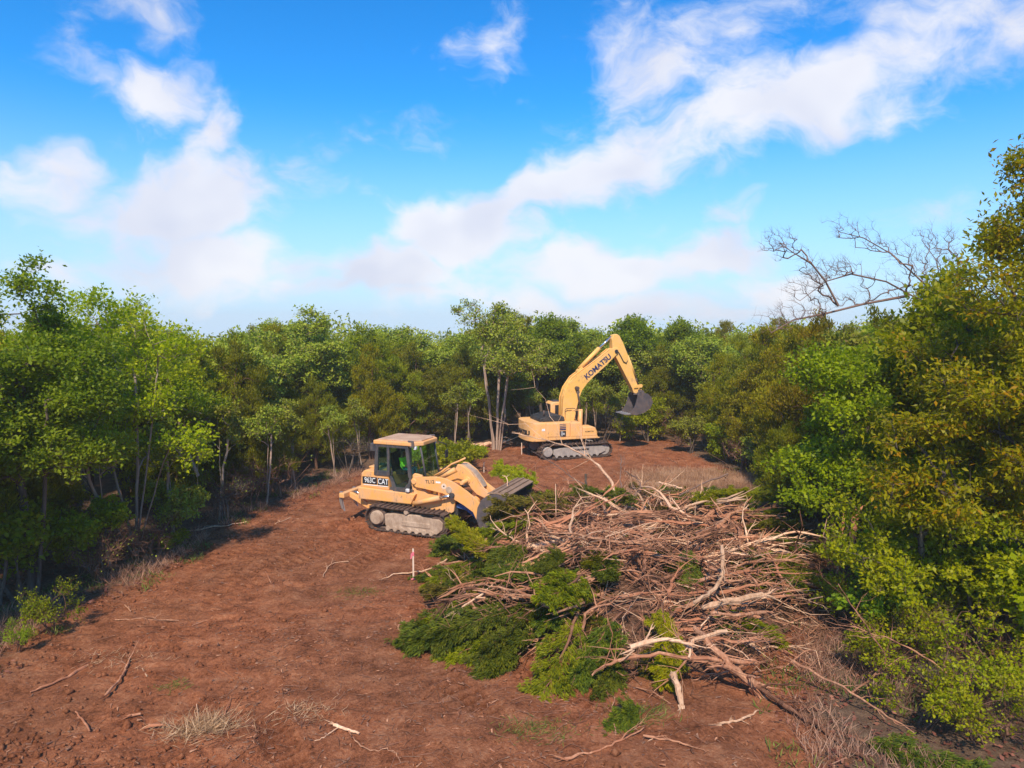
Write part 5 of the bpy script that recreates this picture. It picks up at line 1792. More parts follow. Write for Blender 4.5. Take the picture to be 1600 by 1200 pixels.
SPEC = [(0, 815, 945, .8, 3.6, .25, 1.0, 'dark feathery bough beside the big draped one at the left front of the pile', None),
        (3, 870, 930, .95, 3.9, .3, 1.0, 'dark bough sweeping down just right of the big draped one', None),
        (2, 790, 975, .5, 3.3, .12, 1.1, 'feathery low bough fanning over the soil at the left front of the pile', None),
        (4, 850, 985, .5, 3.9, .2, 1.1, 'short dark bough at the foot of the left front of the pile', None),
        (1, 905, 945, 1.0, 4.3, .35, .9, 'olive bough spilling from the middle left of the pile', 'leaf_cedar'),
        (2, 850, 812, 1.0, 3.0, .2, .8, 'green bough pressed into the open mouth of the loader bucket', None),
        (4, 862, 790, 1.35, 2.7, .0, 1.0, 'olive bough in front of the loader bucket mouth', 'leaf_cedar'),
        (3, 850, 840, .7, 3.2, .2, .8, 'low olive bough on the soil right of the loader bucket', 'leaf_cedar'),
        (1, 835, 905, .95, 3.5, .30, 1.15, 'big dark bough draped down the left front corner of the pile', None),
        (3, 825, 930, .75, 3.35, .22, 1.1, 'dark bough under the draped one at the left front corner of the pile', None),
        (0, 805, 970, .45, 3.45, .10, 1.1, 'low bough with its tip on the soil at the left foot of the pile', None),
        (1, 875, 940, .7, 3.7, .20, 1.0, 'dark bough drooping over the open soil next to the leaning pale log', None),
        (2, 780, 885, .7, 2.6, -.55, .9, 'upright yellow-green bough at the left rim of the pile, level with the stake', 'leaf_cedar_gold'),
        (4, 770, 905, .4, 3.3, .1, 1.0, 'yellowish bough tip poking left over the soil above the dark draped bough', 'leaf_cedar_gold'),
        (0, 975, 957, .9, 4.1, .35, 1.0, 'dark bough hanging down the middle of the pile front', None),
        (2, 1035, 942, 1.2, 4.6, .55, .9, 'bright yellow-green bough hanging at the middle of the pile front', 'leaf_cedar_gold'),
        (3, 965, 982, .6, 4.3, .35, .9, 'dark bough at the foot of the pile front, left of the splintered stump', None),
        (4, 975, 1022, .35, 4.4, .3, 1.0, 'small green bough tip on the soil at the pile front', None),
        (2, 820, 987, .10, 5.2, .0, .45, 'loose green sprig lying on bare soil before the pile', None),
        (4, 910, 1057, .06, 3.3, .0, .45, 'loose green sprig on the soil below the dark boughs', None),
        (0, 850, 770, 1.3, 2.5, -.25, 1.0, 'green bough leaning against the loader bucket', 'leaf_lime'),
        (2, 800, 790, 1.2, 4.4, .6, .8, 'green spray hanging over the side of the loader bucket', None),
        (1, 880, 815, 1.0, 3.4, .2, .9, 'dull green bough between the bucket and the bark strips', None),
        (3, 865, 845, .8, 3.2, .25, .9, 'dull green bough at the pile corner nearest the loader tracks', None),
        (2, 1075, 850, 1.6, 4.5, .7, .8, 'dark green spray hanging upright in the middle of the pile', None),
        (0, 1060, 790, 1.6, 0.3, -.1, 1.0, 'green bough along the top rim of the pile before the tan grass', 'leaf_lime'),
        (3, 1010, 785, 1.6, 2.9, -.1, .9, 'green bough on the top rim behind the bare forked limb', None),
        (1, 1110, 780, 1.5, .1, 0.0, .9, 'mossy green bough on the top rim at the foot of the leaning pole', None),
        (3, 1330, 1150, .05, 5.6, .0, .8, 'flat green bough lying on leaf litter at the lower right', None),
        (4, 1010, 1110, .05, 4.0, .0, .7, 'small green bough on the soil before the splintered stump', None)]
for a in SPEC:
    bough_at(*a)
for k in range(150):
    x, y, s = pile_pt(rp, .3)
    if y < 19 and s < 1.5:
        x, y, s = pile_pt(rp, 1.2)
    z = float(pile_h(np.array([x]), np.array([y]))[0])
    base = gzf(x, y)
    rightside = x > 5.2 + (y - 14) * .12
    if x > 1.5 and y < 23 and not rightside and rp.random() < .6:
        z = base + (z - base) * .75
    if y > 21.5 and x < 1.2:
        continue
    gpatch = float(vnoise(np.array([x * .55 + 3]), np.array([y * .55]), 71)[0])
    if gpatch < .42 and rp.random() < .75:
        continue
    yaw = math.atan2(y - 21, x - 4) + rp.normal(0, .8)
    zone_ = 'shaded right flank' if rightside else ('left front' if y < 19 and x < 1.2 else 'middle front' if y < 19 else 'left back' if x < 3 else 'right back')
    place_bough(int(rp.integers(0, 5)), (x, y, base + (z - base) * (rp.uniform(.5, .95) if zone_ == 'middle front' else rp.uniform(.8, 1.08))), (rp.normal(0, .35), rp.uniform(-.15, .35), yaw), rp.uniform(.65, 1.05),
                'torn cedar bough matted into the %s of the brush pile' % zone_, 'boughs in the %s of the pile' % zone_, (None, None, None, 'leaf_cedar', 'leaf_cedar', 'leaf_wilted', None)[k % 7])

# splintered branches: individual pieces
def drop(me, loc, rot, sc, label, group, name='cedar_branch'):
    o = bpy.data.objects.new(name, me)
    C.objects.link(o)
    o.location, o.rotation_euler, o.scale = loc, rot, (sc,) * 3
    tag(o, label, 'branch', group)
    return o


for k in range(290):
    x, y, s = pile_pt(rp, .15)
    gpatch = float(vnoise(np.array([x * .55 + 3]), np.array([y * .55]), 71)[0])
    if gpatch > .58 and rp.random() < .6:
        x, y, s = pile_pt(rp, .15)
    hz_ = float(pile_h(np.array([x]), np.array([y]))[0])
    base = gzf(x, y)
    i = int(rp.choice([rp.integers(0, 8), rp.integers(8, 18), rp.integers(18, len(STICKS))], p=[.32, .26, .42]))
    me, big = STICKS[i]
    if big and s < 1.0:
        x, y, s = pile_pt(rp, 1.0)
        hz_ = float(pile_h(np.array([x]), np.array([y]))[0])
        base = gzf(x, y)
    yaw = rp.normal(.1, .6) + (math.pi if rp.random() < .5 else 0)
    if rp.random() < .18:
        yaw += 1.3
    L = me.vertices[0].co.length if False else 1.0
    sd_ = 'front' if y < 18.2 else ('back' if y > 23.2 else 'middle')
    half = 'left' if x < .2 * y - .2 else 'right'
    tone = {'wood_fresh': 'pinkish', 'wood_bark': 'brown barked', 'wood_pale': 'pale peeled'}[me.materials[0].name]
    if i >= 18:
        lab = '%s trunk shattered into a sheaf of fibres in the %s %s of the pile' % (tone, sd_, half)
    elif big:
        lab = 'thick %s splintered limb in the %s %s of the brush pile' % (tone, sd_, half)
    else:
        lab = 'thin %s broken branch in the %s %s of the brush pile' % (tone, sd_, half)
    drop(me, (x - math.cos(yaw) * .9, y - math.sin(yaw) * .9, base + (hz_ - base) * rp.uniform(.8, 1.06) + .04), (rp.uniform(0, 6.28) if not big else rp.normal(0, .4), rp.normal(0, .2), yaw), rp.uniform(.8, 1.2),
         lab, 'branches in the %s %s of the brush pile' % (sd_, half))


def custom(name, pix, r0, r1, mat, label, cat='branch', spl=0, forks=0, seed=0, group=None, spl_end=0):
    """A branch through pixels (px, py, height above ground)."""
    rng = np.random.default_rng(900 + seed)
    pts = []
    for (px, py, z) in pix:
        p = gp(px, py, z)
        pts.append((p.x, p.y, z + gzf(p.x, p.y)))
    K = np.array(pts)
    tt = np.linspace(0, len(K) - 1, max(6, 4 * len(K)))
    P = np.stack([np.interp(tt, np.arange(len(K)), K[:, c]) for c in range(3)], 1)
    for _ in range(2):
        P[1:-1] = (P[:-2] + 2 * P[1:-1] + P[2:]) / 4
    L = np.linalg.norm(np.diff(P, axis=0), axis=1).sum()
    P[1:-1] += rng.normal(0, min(.02, L * .008), (len(P) - 2, 3))
    base = P[0].copy()
    P = P - base
    g = Geo()
    f = np.linspace(0, 1, len(P))
    R = r0 + (r1 - r0) * f
    R = R * .8
    g.tube(P, R * (1 + rng.normal(0, .12, len(P))), 8)
    if r0 > .045:                       # loose strips of bark and split fibre along the log
        for _ in range(int(5 + L * 5)):
            i0 = int(rng.integers(0, len(P) - 3))
            i1 = min(len(P) - 1, i0 + int(rng.integers(2, 6)))
            o_ = nrm(rng.normal(size=3)) * R[i0] * rng.uniform(.85, 1.25)
            seg = P[i0:i1 + 1] + o_ + np.outer(np.linspace(0, 1, i1 - i0 + 1) ** 2, rng.normal(0, .06, 3))
            g.tube(seg, np.linspace(R[i0] * .28, .003, len(seg)), 3)
    for _ in range(forks):
        i = int(rng.integers(2, len(P) - 1))
        v = nrm(nrm(P[i] - P[i - 1]) + rng.normal(0, .55, 3) + np.array([0, 0, .1]))
        l = L * rng.uniform(.12, .35)
        q = P[i] + np.outer(np.linspace(0, 1, 5), v * l) + np.cumsum(rng.normal(0, l * .05, (5, 3)), 0) * np.array([[0], [1], [1], [1], [1]])
        g.tube(q, R[i] * .6 * np.array([1, .8, .6, .4, .15]), 5)
        for _ in range(3):
            j = int(rng.integers(1, 5))
            w = nrm(v + rng.normal(0, .6, 3))
            g.tube(np.stack([q[j], q[j] + w * l * .22 + rng.normal(0, .02, 3), q[j] + w * l * .42]), R[i] * np.array([.3, .2, .08]), 4)
    if spl:
        splinter(g, rng, P[0], P[0] - P[1], spl, max(.25, r0 * 6), r0)
    if spl_end:
        splinter(g, rng, P[-1], P[-1] - P[-2], spl_end, max(.25, r0 * 6), r1)
    o = link_mesh(name, g.mesh(name, False), M[mat])
    o.location = base
    return tag(o, label, cat, group)


PB = [([(1300, 888, .75), (1250, 868, 1.1), (1170, 862, 1.3), (1090, 876, 1.25), (1000, 925, .95)], .10, .05, 'wood_bark', 'long bent trunk with a shredded butt running across the right half of the pile', 9, 3),
      ([(1300, 884, .8), (1270, 905, .6), (1330, 870, .9)], .06, .04, 'wood_fresh', 'forked orange root stub at the right end of the long bent trunk', 4, 1),
      ([(1128, 850, 2.1), (1130, 890, 1.7), (1118, 918, 1.35), (1085, 940, 1.2)], .05, .055, 'wood_pale', 'pale forked stick standing up near the middle of the pile', 0, 2),
      ([(785, 1026, .06), (830, 990, .35), (868, 952, .75)], .08, .11, 'wood_pale', 'pale split log leaning out of the pile onto the bare soil', 5, 1),
      ([(795, 868, .8), (850, 855, 1.0), (905, 845, 1.15), (975, 838, 1.2)], .10, .07, 'wood_pale', 'pale peeled limb lying along the upper left of the pile', 8, 3),
      ([(862, 842, 1.35), (890, 862, 1.2), (925, 878, 1.05)], .10, .05, 'wood_pale', 'short pale split piece lying across the peeled limb', 6, 0),
      ([(925, 845, 1.3), (985, 820, 1.5), (1020, 845, 1.4), (1045, 862, 1.3)], .07, .05, 'wood_fresh', 'arched pinkish limb near the top middle of the pile', 5, 2),
      ([(830, 790, 1.2), (900, 797, 1.3), (960, 800, 1.35), (1060, 800, 1.35)], .08, .06, 'wood_bark', 'dark red trunk lying along the back rim of the pile', 6, 3),
      ([(938, 785, 1.5), (955, 815, 1.4), (962, 826, 1.3)], .07, .05, 'wood_fresh', 'stubby split piece tilted over the back rim trunk', 5, 0),
      ([(1080, 805, 1.35), (1140, 808, 1.3), (1220, 812, 1.1), (1270, 815, .9)], .08, .05, 'wood_fresh', 'straight split trunk on the back right of the pile', 7, 2),
      ([(975, 796, 1.4), (985, 778, 1.6), (1002, 758, 1.9), (996, 742, 2.2), (975, 732, 2.5)], .055, .02, 'bark_dead', 'bleached forked limb rising from the back of the pile', 0, 6),
      ([(975, 770, 1.6), (968, 745, 2.1), (972, 715, 2.7), (970, 705, 2.9)], .03, .012, 'bark_dead', 'thin grey bare limb beside the bleached forked limb', 0, 6),
      ([(1062, 768, 1.5), (1095, 748, 1.8), (1138, 732, 2.1)], .035, .045, 'bark_dead', 'long grey pole leaning out over the tan grass', 0, 1),
      ([(1030, 748, 1.6), (1066, 756, 1.55)], .05, .045, 'wood_pale', 'short pale cut pole end lying on the back rim', 2, 0),
      ([(1020, 770, 1.5), (1050, 747, 1.9), (1070, 727, 2.2)], .03, .015, 'wood_pale', 'thin pale stick slanting up beside the leaning pole', 0, 1),
      ([(965, 800, 1.2), (955, 742, 1.9), (930, 716, 2.3), (890, 692, 2.6), (845, 680, 2.7), (800, 672, 2.8)], .06, .015, 'wood_pale', 'long thin sapling arching up from the pile in front of the excavator', 0, 5),
      ([(950, 775, 1.3), (900, 745, 1.6), (865, 718, 1.9), (830, 700, 2.0)], .03, .01, 'bark_dead', 'thin grey sapling arching below the pale one in front of the excavator', 0, 6),
      ([(912, 768, 1.4), (916, 750, 1.8), (915, 735, 2.1)], .05, .045, 'bark', 'dark stub standing on the back rim of the pile', 0, 0),
      ([(1180, 1072, .2), (1145, 1045, .6), (1110, 1010, .9), (1085, 980, 1.0)], .10, .06, 'wood_fresh', 'shattered trunk with a fan of splinters at the front of the pile', 26, 3),
      ([(1168, 1035, .55), (1110, 1030, .75), (1040, 1025, .85), (960, 1035, .6), (925, 1060, .3)], .055, .025, 'wood_fresh', 'pinkish limb arching left out of the shattered trunk', 10, 6),
      ([(1135, 985, 1.0), (1080, 1000, 1.05), (1076, 1030, .8)], .05, .03, 'wood_pale', 'white hooked branch above the shattered trunk', 0, 1),
      ([(985, 1015, .9), (1040, 998, 1.1), (1085, 1012, 1.0)], .06, .04, 'wood_pale', 'pale bow-shaped limb left of the white hooked branch', 3, 2),
      ([(1190, 925, 1.2), (1140, 935, 1.3), (1098, 948, 1.2)], .09, .07, 'wood_pale', 'stout peeled stub pointing left in the upper right of the pile', 12, 1),
      ([(1200, 952, 1.0), (1160, 958, 1.1), (1110, 956, 1.1)], .05, .04, 'wood_fresh', 'thin split branch below the stout peeled stub', 6, 2),
      ([(1160, 1060, .25), (1230, 1105, .12), (1310, 1160, .08), (1370, 1200, .06)], .06, .035, 'wood_bark', 'brown barked trunk lying on the soil toward the lower right corner', 3, 3),
      ([(1240, 1030, .5), (1300, 1062, .4), (1380, 1110, .25), (1430, 1145, .15)], .035, .012, 'wood_fresh', 'long thin orange branch drooping to the lower right of the pile', 2, 4),
      ([(1065, 1110, .05), (1060, 1075, .3), (1050, 1055, .5)], .05, .09, 'wood_pale', 'upended root stub standing at the pile front', 10, 2),
      ([(700, 875, .12), (668, 895, .08), (620, 898, .05), (600, 905, .03)], .03, .012, 'wood_pale', 'long pale stick lying on the soil beside the pink-ribboned stake', 0, 2),
      ([(790, 790, 1.0), (772, 795, .9), (765, 830, .3), (768, 842, .03)], .035, .03, 'wood_pale', 'bent pale pole leaning on the pile beside the loader bucket', 0, 1),
      ([(796, 800, .9), (794, 770, 1.6), (793, 742, 2.1), (785, 738, 2.2)], .025, .015, 'wood_pale', 'thin hooked stick upright before the loader bucket', 0, 1),
      ([(1330, 1080, .3), (1390, 1030, .9), (1345, 960, 1.4), (1310, 905, 1.8)], .03, .010, 'wood_bark', 'brown arching branch leaning left out of the dark brush', 0, 7),
      ([(1500, 1060, .6), (1430, 1010, 1.0), (1370, 985, 1.2), (1290, 965, 1.3)], .025, .008, 'wood_bark', 'thin brown branch reaching over the shaded boughs', 0, 8),
      ([(1335, 800, 2.2), (1332, 850, 1.5), (1338, 882, 1.0)], .09, .06, 'wood_fresh', 'torn orange trunk stub hanging in the shade right of the pile', 5, 1),
      ([(1318, 808, 2.0), (1312, 850, 1.4), (1308, 890, .9)], .05, .04, 'wood_fresh', 'thinner torn orange stub beside the hanging trunk stub', 3, 0)]
for k, (pix, r0, r1, mt, lab, spl, fk) in enumerate(PB):
    custom('cedar_branch', pix, r0, r1, mt, lab, 'branch', spl, fk, k)

# split log behind the loader
lg = custom('split_log', [(783, 688, .25), (760, 693, .2), (735, 696, .22), (715, 694, .2)], .17, .09, 'wood_pale', 'pale split log lying at the foot of the pale-trunked elm', 'log', 10, 2, 60)

# ------------------------------------------------------------------ things lying on the bare soil
GS = [([(522, 1140), (540, 1147), (561, 1155)], .035, .028, 'wood_pale', 'thick pale stick on the bare soil at the bottom centre', 0),
      ([(545, 1150), (552, 1165), (574, 1181), (604, 1179), (618, 1184), (626, 1199)], .018, .008, 'wood_pale', 'thin bent branch trailing from the thick pale stick', 2),
      ([(528, 1145), (512, 1155), (505, 1160), (478, 1168)], .014, .008, 'wood_pale', 'thin stick left of the thick pale stick', 0),
      ([(48, 1092), (95, 1073), (138, 1048)], .02, .05, 'wood_fresh', 'orange-tipped split branch on the left bank', 0),
      ([(165, 1092), (188, 1068), (197, 1052), (204, 1034)], .035, .025, 'wood_fresh', 'reddish crooked stick standing out on the left soil', 2),
      ([(338, 1142), (350, 1118), (361, 1092)], .016, .01, 'wood_pale', 'thin pale stick beside the dry grass tuft', 0),
      ([(315, 1140), (310, 1120), (307, 1102)], .012, .008, 'wood_pale', 'short thin stick rising from the dry grass tuft', 0),
      ([(180, 975), (225, 972), (280, 972)], .018, .014, 'wood_pale', 'straight stick with frayed bark on the shaded left soil', 3),
      ([(280, 833), (330, 825), (385, 816)], .03, .02, 'wood_pale', 'long pale pole lying along the left edge of the clearing', 2),
      ([(414, 896), (421, 908), (427, 919)], .016, .014, 'wood_pale', 'short straight stick alone in the left middle of the soil', 0),
      ([(505, 902), (512, 886), (524, 880), (545, 879)], .014, .010, 'wood_pale', 'curled thin branch lying left of the stake', 3),
      ([(368, 982), (375, 968), (382, 958)], .014, .010, 'wood_bark', 'short reddish stick in the middle of the left soil', 0),
      ([(300, 980), (330, 968), (332, 965)], .012, .010, 'wood_bark', 'thin brown stick just above the crawler marks', 0),
      ([(882, 1193), (930, 1180), (970, 1165), (1006, 1142)], .03, .016, 'wood_pale', 'long pale branch on the soil at the bottom right of centre', 2),
      ([(982, 1180), (1005, 1170), (1020, 1160)], .014, .010, 'wood_pale', 'thin stick beside the long pale branch at the bottom', 0),
      ([(1005, 1155), (1050, 1163), (1090, 1175)], .025, .015, 'wood_bark', 'dark frayed branch on the soil right of the long pale branch', 4),
      ([(1125, 1135), (1160, 1128), (1185, 1112)], .03, .02, 'wood_pale', 'pale splintered branch on the soil below the shattered trunk', 3),
      ([(960, 1095), (955, 1120), (962, 1155)], .02, .014, 'wood_pale', 'forked stub of twigs before the pile front', 5),
      ([(640, 1000), (620, 985), (632, 972)], .03, .02, 'wood_fresh', 'clump of torn pink roots at the left tip of the pile', 6),
      ([(205, 960), (195, 950)], .02, .015, 'wood_pale', 'short frayed stub on the shaded left soil', 3),
      ([(230, 1062), (222, 1050)], .02, .012, 'wood_pale', 'tiny upright stick on the left soil', 0),
      ([(118, 1118), (132, 1130), (140, 1146)], .025, .02, 'wood_pale', 'pale split chip standing in the churned left soil', 0),
      ([(200, 1122), (220, 1118)], .035, .03, 'wood_fresh', 'chunky orange wood chip on the left soil', 0),
      ([(232, 1136), (255, 1134)], .04, .03, 'wood_fresh', 'blocky reddish wood chunk left of the dry grass tuft', 0),
      ([(430, 818), (455, 806)], .02, .012, 'wood_pale', 'frayed stick at the upper left of the clearing', 5),
      ([(1045, 712), (1060, 722)], .03, .02, 'wood_fresh', 'scattered pale splinter on the far soil right of the excavator', 4),
      ([(930, 690), (952, 682)], .04, .02, 'wood_pale', 'pale debris stick behind the excavator track', 3),
      ([(660, 858), (690, 872), (715, 878)], .016, .012, 'wood_pale', 'curved thin stick above the stake', 0),
      ([(1190, 1030), (1240, 1046)], .03, .015, 'wood_fresh', 'orange split stick right of the shattered trunk', 3)]
for k, (pix, r0, r1, mt, lab, fk) in enumerate(GS):
    custom('fallen_stick', [(a, b_, r0 * .8 + (.02 if fk else 0)) for a, b_ in pix], r0 * .95, r1 * .95, 'wood_fresh' if (mt == 'wood_pale' and k % 2) else mt, lab, 'stick', 3 if r0 > .028 else 0, fk, 100 + k)


def survey_stake(px, py, h, label, ribbon=True):
    p = gp(px, py)
    z = gzf(p.x, p.y)
    root = empty('survey_stake', (p.x, p.y, z), .3)
    tag(root, label, 'stake')
    prism('post', [(-.022, -.1), (.022, -.1), (.022, h - .02), (.0, h), (-.022, h - .02)], -.018, .018, M['stake'], root, .003)
    if ribbon:
        prism('ribbon', [(-.028, h - .22), (.026, h - .22), (.026, h - .10), (-.028, h - .10)], -.023, .023, M['pink'], root, .003)
        sheet('ribbon_tail', [(-.026, -.02, h - .12), (-.075, -.025, h - .14), (-.085, -.02, h - .30), (-.045, -.03, h - .28)], M['pink'], root, .003)
        sheet('ribbon_tail', [(-.05, -.03, .06), (.05, -.04, .05), (.06, -.05, .02), (-.08, -.04, .02)], M['pink'], root, .003)
    return root


survey_stake(646, 909, .92, 'pale survey stake with pink ribbon standing left of the pile')
survey_stake(815, 712, .72, 'plain survey stake beside the left end of the excavator tracks', False)
survey_stake(756, 738, .55, 'small pale survey stake just above the loader arm', False)

# loose bits nobody could count
rb = np.random.default_rng(91)


def scatter(n, dens):
    """Random points in the cleared strip, thinned by dens(x, y)."""
    out = []
    while sum(len(a) for a in out) < n:
        x, y = rb.uniform(-13, 13, 20000), 10.5 + 34 * rb.uniform(0, 1, 20000) ** 1.7
        k = rb.uniform(0, 1, 20000) < dens(x, y)
        out.append(np.stack([x[k], y[k]], 1))
    return np.vstack(out)[:n]


def surf(x, y):
    return gz(x, y) + relief(x, y)


def in_clear(x, y):
    return (poly_sd(CLEAR, x, y) > -.6) * (.25 + .75 * np.clip((vnoise(x * .6, y * .6, 41) - .35) * 3, 0, 1))


pts = scatter(12000, in_clear)
x, y = pts[:, 0], pts[:, 1]
n = len(x)
a = rb.uniform(0, 6.28, n)
Dv = np.stack([np.cos(a), np.sin(a), rb.normal(0, .15, n)], 1)
l = .015 + .10 * rb.uniform(0, 1, n) ** 2.2
P0 = np.stack([x, y, surf(x, y) + .012], 1)
V1, F1 = tubes(P0, P0 + Dv * l[:, None], l * rb.uniform(.08, .3, n) + .003, l * .08 + .002, 3)
ch = link_mesh('wood_chips', np_mesh('wood_chips', V1, F1, False), M['chip'])
ch.data.materials.append(M['wood_fresh'])
ch.data.materials.append(M['wood_bark'])
ch.data.polygons.foreach_set('material_index', np.repeat(rb.choice(3, n, p=[.5, .3, .2]), 3).astype(np.int32))
tag(ch, kind='stuff')
# clods of soil
pts = scatter(3800, lambda x, y: in_clear(x, y) * (.3 + .7 * (x < -5)))
x, y = pts[:, 0], pts[:, 1]
n = len(x)
oc = np.array([(1, 0, 0), (0, 1, 0), (-1, 0, 0), (0, -1, 0), (0, 0, 1), (0, 0, -1), (.6, .6, .5), (-.6, .6, -.4)], float)[:6]
r = rb.uniform(.012, .042, n) ** 1.0 * (1 + (rb.random(n) < .06) * 1.2 + ((x < -6) & (y < 16)) * .7)
V = oc[None] * r[:, None, None] * rb.uniform(.6, 1.35, (n, 6, 3)) + np.stack([x, y, surf(x, y) + r * .25], 1)[:, None]
tri = np.array([(0, 1, 4), (1, 2, 4), (2, 3, 4), (3, 0, 4), (1, 0, 5), (2, 1, 5), (3, 2, 5), (0, 3, 5)])
F = (np.arange(n) * 6)[:, None, None] + tri[None]
cl_ = link_mesh('soil_clods', np_mesh('soil_clods', V.reshape(-1, 3), F.reshape(-1, 3), False), M['soil'])
tag(cl_, kind='stuff')
# small twigs and straw on the ground
pts = scatter(3600, in_clear)
x, y = pts[:, 0], pts[:, 1]
n = len(x)
a = rb.uniform(0, 6.28, n)
l = rb.uniform(.12, .5, n)
Dv = np.stack([np.cos(a), np.sin(a), rb.uniform(0, .18, n)], 1)
P0 = np.stack([x, y, surf(x, y) + .01], 1)
P1 = P0 + Dv * (l * .5)[:, None] + rb.normal(0, .03, (n, 3)) * np.array([1, 1, .3])
P2 = P0 + Dv * l[:, None]
P2[:, 2] = surf(P2[:, 0], P2[:, 1]) + .01
V1, F1 = tubes(P0, P1, np.full(n, .006), np.full(n, .005), 3)
V2, F2 = tubes(P1, P2, np.full(n, .005), np.full(n, .002), 3)
st_ = link_mesh('straw_litter', np_mesh('straw_litter', np.vstack([V1, V2]), np.vstack([F1, F2 + len(V1)])), M['chip'])
st_.data.materials.append(M['twig'])
mi = np.repeat(rb.choice(2, n), 3)
st_.data.polygons.foreach_set('material_index', np.concatenate([mi, mi]).astype(np.int32))
tag(st_, kind='stuff')


# dead leaves under the trees of both sides
def edge_pts(n, cond):
    out = []
    while sum(len(q) for q in out) < n:
        x, y = rb.uniform(-15, 15, 20000), rb.uniform(10.5, 36, 20000)
        k = cond(x, y)
        out.append(np.stack([x[k], y[k]], 1))
    return np.vstack(out)[:n]


pts = edge_pts(15000, lambda x, y: (poly_sd(CLEAR, x, y) < .7 + 1.4 * (vnoise(x, y, 51) - .5)) & (np.abs(x) < .75 * y + 2))
x, y = pts[:, 0], pts[:, 1]
n = len(x)
P0 = np.stack([x, y, gz(x, y) + rb.uniform(.01, .06, n)], 1)
Ls = rb.uniform(.05, .13, n)
LV, LF = leaf_quads(P0, nrm(rb.normal(size=(n, 3)) * np.array([1, 1, .3])), nrm(rb.normal(size=(n, 3)) * .5 + np.array([0, 0, 1])), Ls, Ls * .6, rb)
tag(link_mesh('leaf_litter', np_mesh('leaf_litter', LV, LF, False, {'rnd': rb.uniform(0, 1, n), 'clump': rb.uniform(0, 1, n)}), M['dry_leaf']), kind='stuff')


def blades(name, P, h, w, mat, lean=.5):
    n = len(P)
    d = nrm(np.stack([rb.normal(0, lean, n), rb.normal(0, lean, n), np.ones(n)], 1))
    LV, LF = leaf_quads(P, d, nrm(rb.normal(size=(n, 3))), h, w, rb)
    return tag(link_mesh(name, np_mesh(name, LV, LF, False, {'rnd': rb.uniform(0, 1, n), 'clump': vnoise(P[:, 0] * 2, P[:, 1] * 2, 61)}), mat), kind='stuff')


pts = edge_pts(34000, lambda x, y: np.exp(-(((x - 8.8) / 3.4) ** 2 + ((y - 32.0) / 3.8) ** 2) ** 1.5) * (.4 + vnoise(x * 1.5, y * 1.5, 62)) > rb.uniform(.15, 1.0, len(x)))
x, y = pts[:, 0], pts[:, 1]
blades('dry_grass', np.stack([x, y, gz(x, y)], 1), rb.uniform(.15, .42, len(x)), rb.uniform(.008, .02, len(x)), M['dry_grass'])
# dry undergrowth along the left and right edges
pts = edge_pts(15000, lambda x, y: (np.abs(poly_sd(CLEAR, x, y) + .8) < 1.1) & (vnoise(x * .9, y * .9, 63) > .48) & (np.abs(x) < .75 * y + 2))
x, y = pts[:, 0], pts[:, 1]
blades('dry_undergrowth', np.stack([x, y, gz(x, y)], 1), rb.uniform(.12, .45, len(x)), rb.uniform(.007, .016, len(x)), M['dry_grass'], .7)
pts = edge_pts(5000, lambda x, y: (poly_sd(CLEAR, x, y) < .9) & (poly_sd(CLEAR, x, y) > -2.0) & (vnoise(x * 1.3, y * 1.3, 64) > .66) & (np.abs(x) < .75 * y + 2))
x, y = pts[:, 0], pts[:, 1]
blades('green_weeds', np.stack([x, y, gz(x, y)], 1), rb.uniform(.08, .26, len(x)), rb.uniform(.012, .03, len(x)), M['green_grass'], .8)


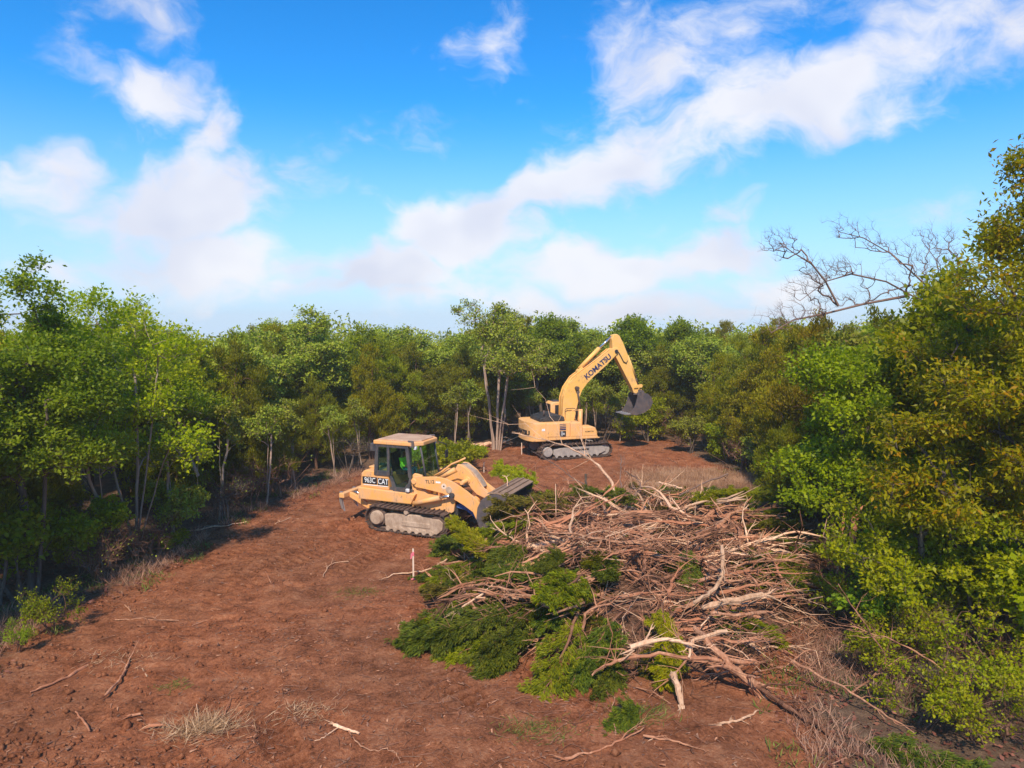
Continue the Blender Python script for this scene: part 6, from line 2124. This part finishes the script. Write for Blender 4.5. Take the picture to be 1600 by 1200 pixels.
def tuft(px, py, n, rad, h, mat, label, flat=.5):
    p = gp(px, py)
    q = rb.normal(0, rad, (n, 2)) * np.array([1.5, .8])
    x, y = q[:, 0] + p.x, q[:, 1] + p.y
    z = surf(x, y)
    d = nrm(np.stack([rb.normal(.5, .7, n), rb.normal(0, .7, n), np.full(n, flat)], 1))
    hh = rb.uniform(.4, 1.1, n) * h
    LV, LF = leaf_quads(np.stack([x - p.x, y - p.y, z - z.mean()], 1), d, nrm(rb.normal(size=(n, 3))), hh, np.full(n, .010), rb)
    o = link_mesh('grass', np_mesh('grass', LV, LF, False, {'rnd': rb.uniform(0, 1, n), 'clump': rb.uniform(0, 1, n)}), mat)
    o.location = (p.x, p.y, float(z.mean()))
    return tag(o, kind='stuff')


tuft(310, 1142, 900, .22, .42, M['dry_grass'], 'pale dry grass tuft flattened on the soil at the lower left')
tuft(475, 1120, 350, .22, .2, M['dry_grass'], 'small faded grass tuft on the soil at the bottom centre')
tuft(835, 1150, 350, .25, .18, M['green_grass'], 'thin greenish grass patch on the soil at the bottom, right of centre')
tuft(560, 930, 260, .25, .16, M['green_grass'], 'thin greenish grass patch left of the stake')
tuft(270, 1078, 160, .14, .14, M['green_grass'], 'small green sprout on the left soil')
tuft(1000, 1125, 300, .2, .3, M['green_grass'], 'green grass clump before the pile front')
tuft(180, 1040, 260, .4, .2, M['dry_grass'], 'dry grass wisps beside the reddish crooked stick')
# unused prototypes would float at the origin
for k_, r0_ in PROTO.items():
    if k_ not in USED:
        for ch_ in list(r0_.children):
            bpy.data.objects.remove(ch_)
        bpy.data.objects.remove(r0_)

# ------------------------------------------------------------------ thin haze round the whole place, added to lift the dark shade
m = bpy.data.materials.new('fill_haze')
m.use_nodes = True
t = NT(m.node_tree)
pv = t.n('ShaderNodeVolumePrincipled')
pv.inputs['Color'].default_value = (1.0, .96, .90, 1)
pv.inputs['Density'].default_value = .00065
pv.inputs['Anisotropy'].default_value = 0.0
t.link(pv.outputs[0], t.n('ShaderNodeOutputMaterial').inputs['Volume'])
bm = bmesh.new()
bmesh.ops.create_cube(bm, size=1, matrix=Matrix.Translation((0, 200, -2.6)) @ Matrix.Diagonal((980, 600, 31, 1)))
hz_o = bm_obj('haze', bm, m, None)
tag(hz_o, kind='stuff')
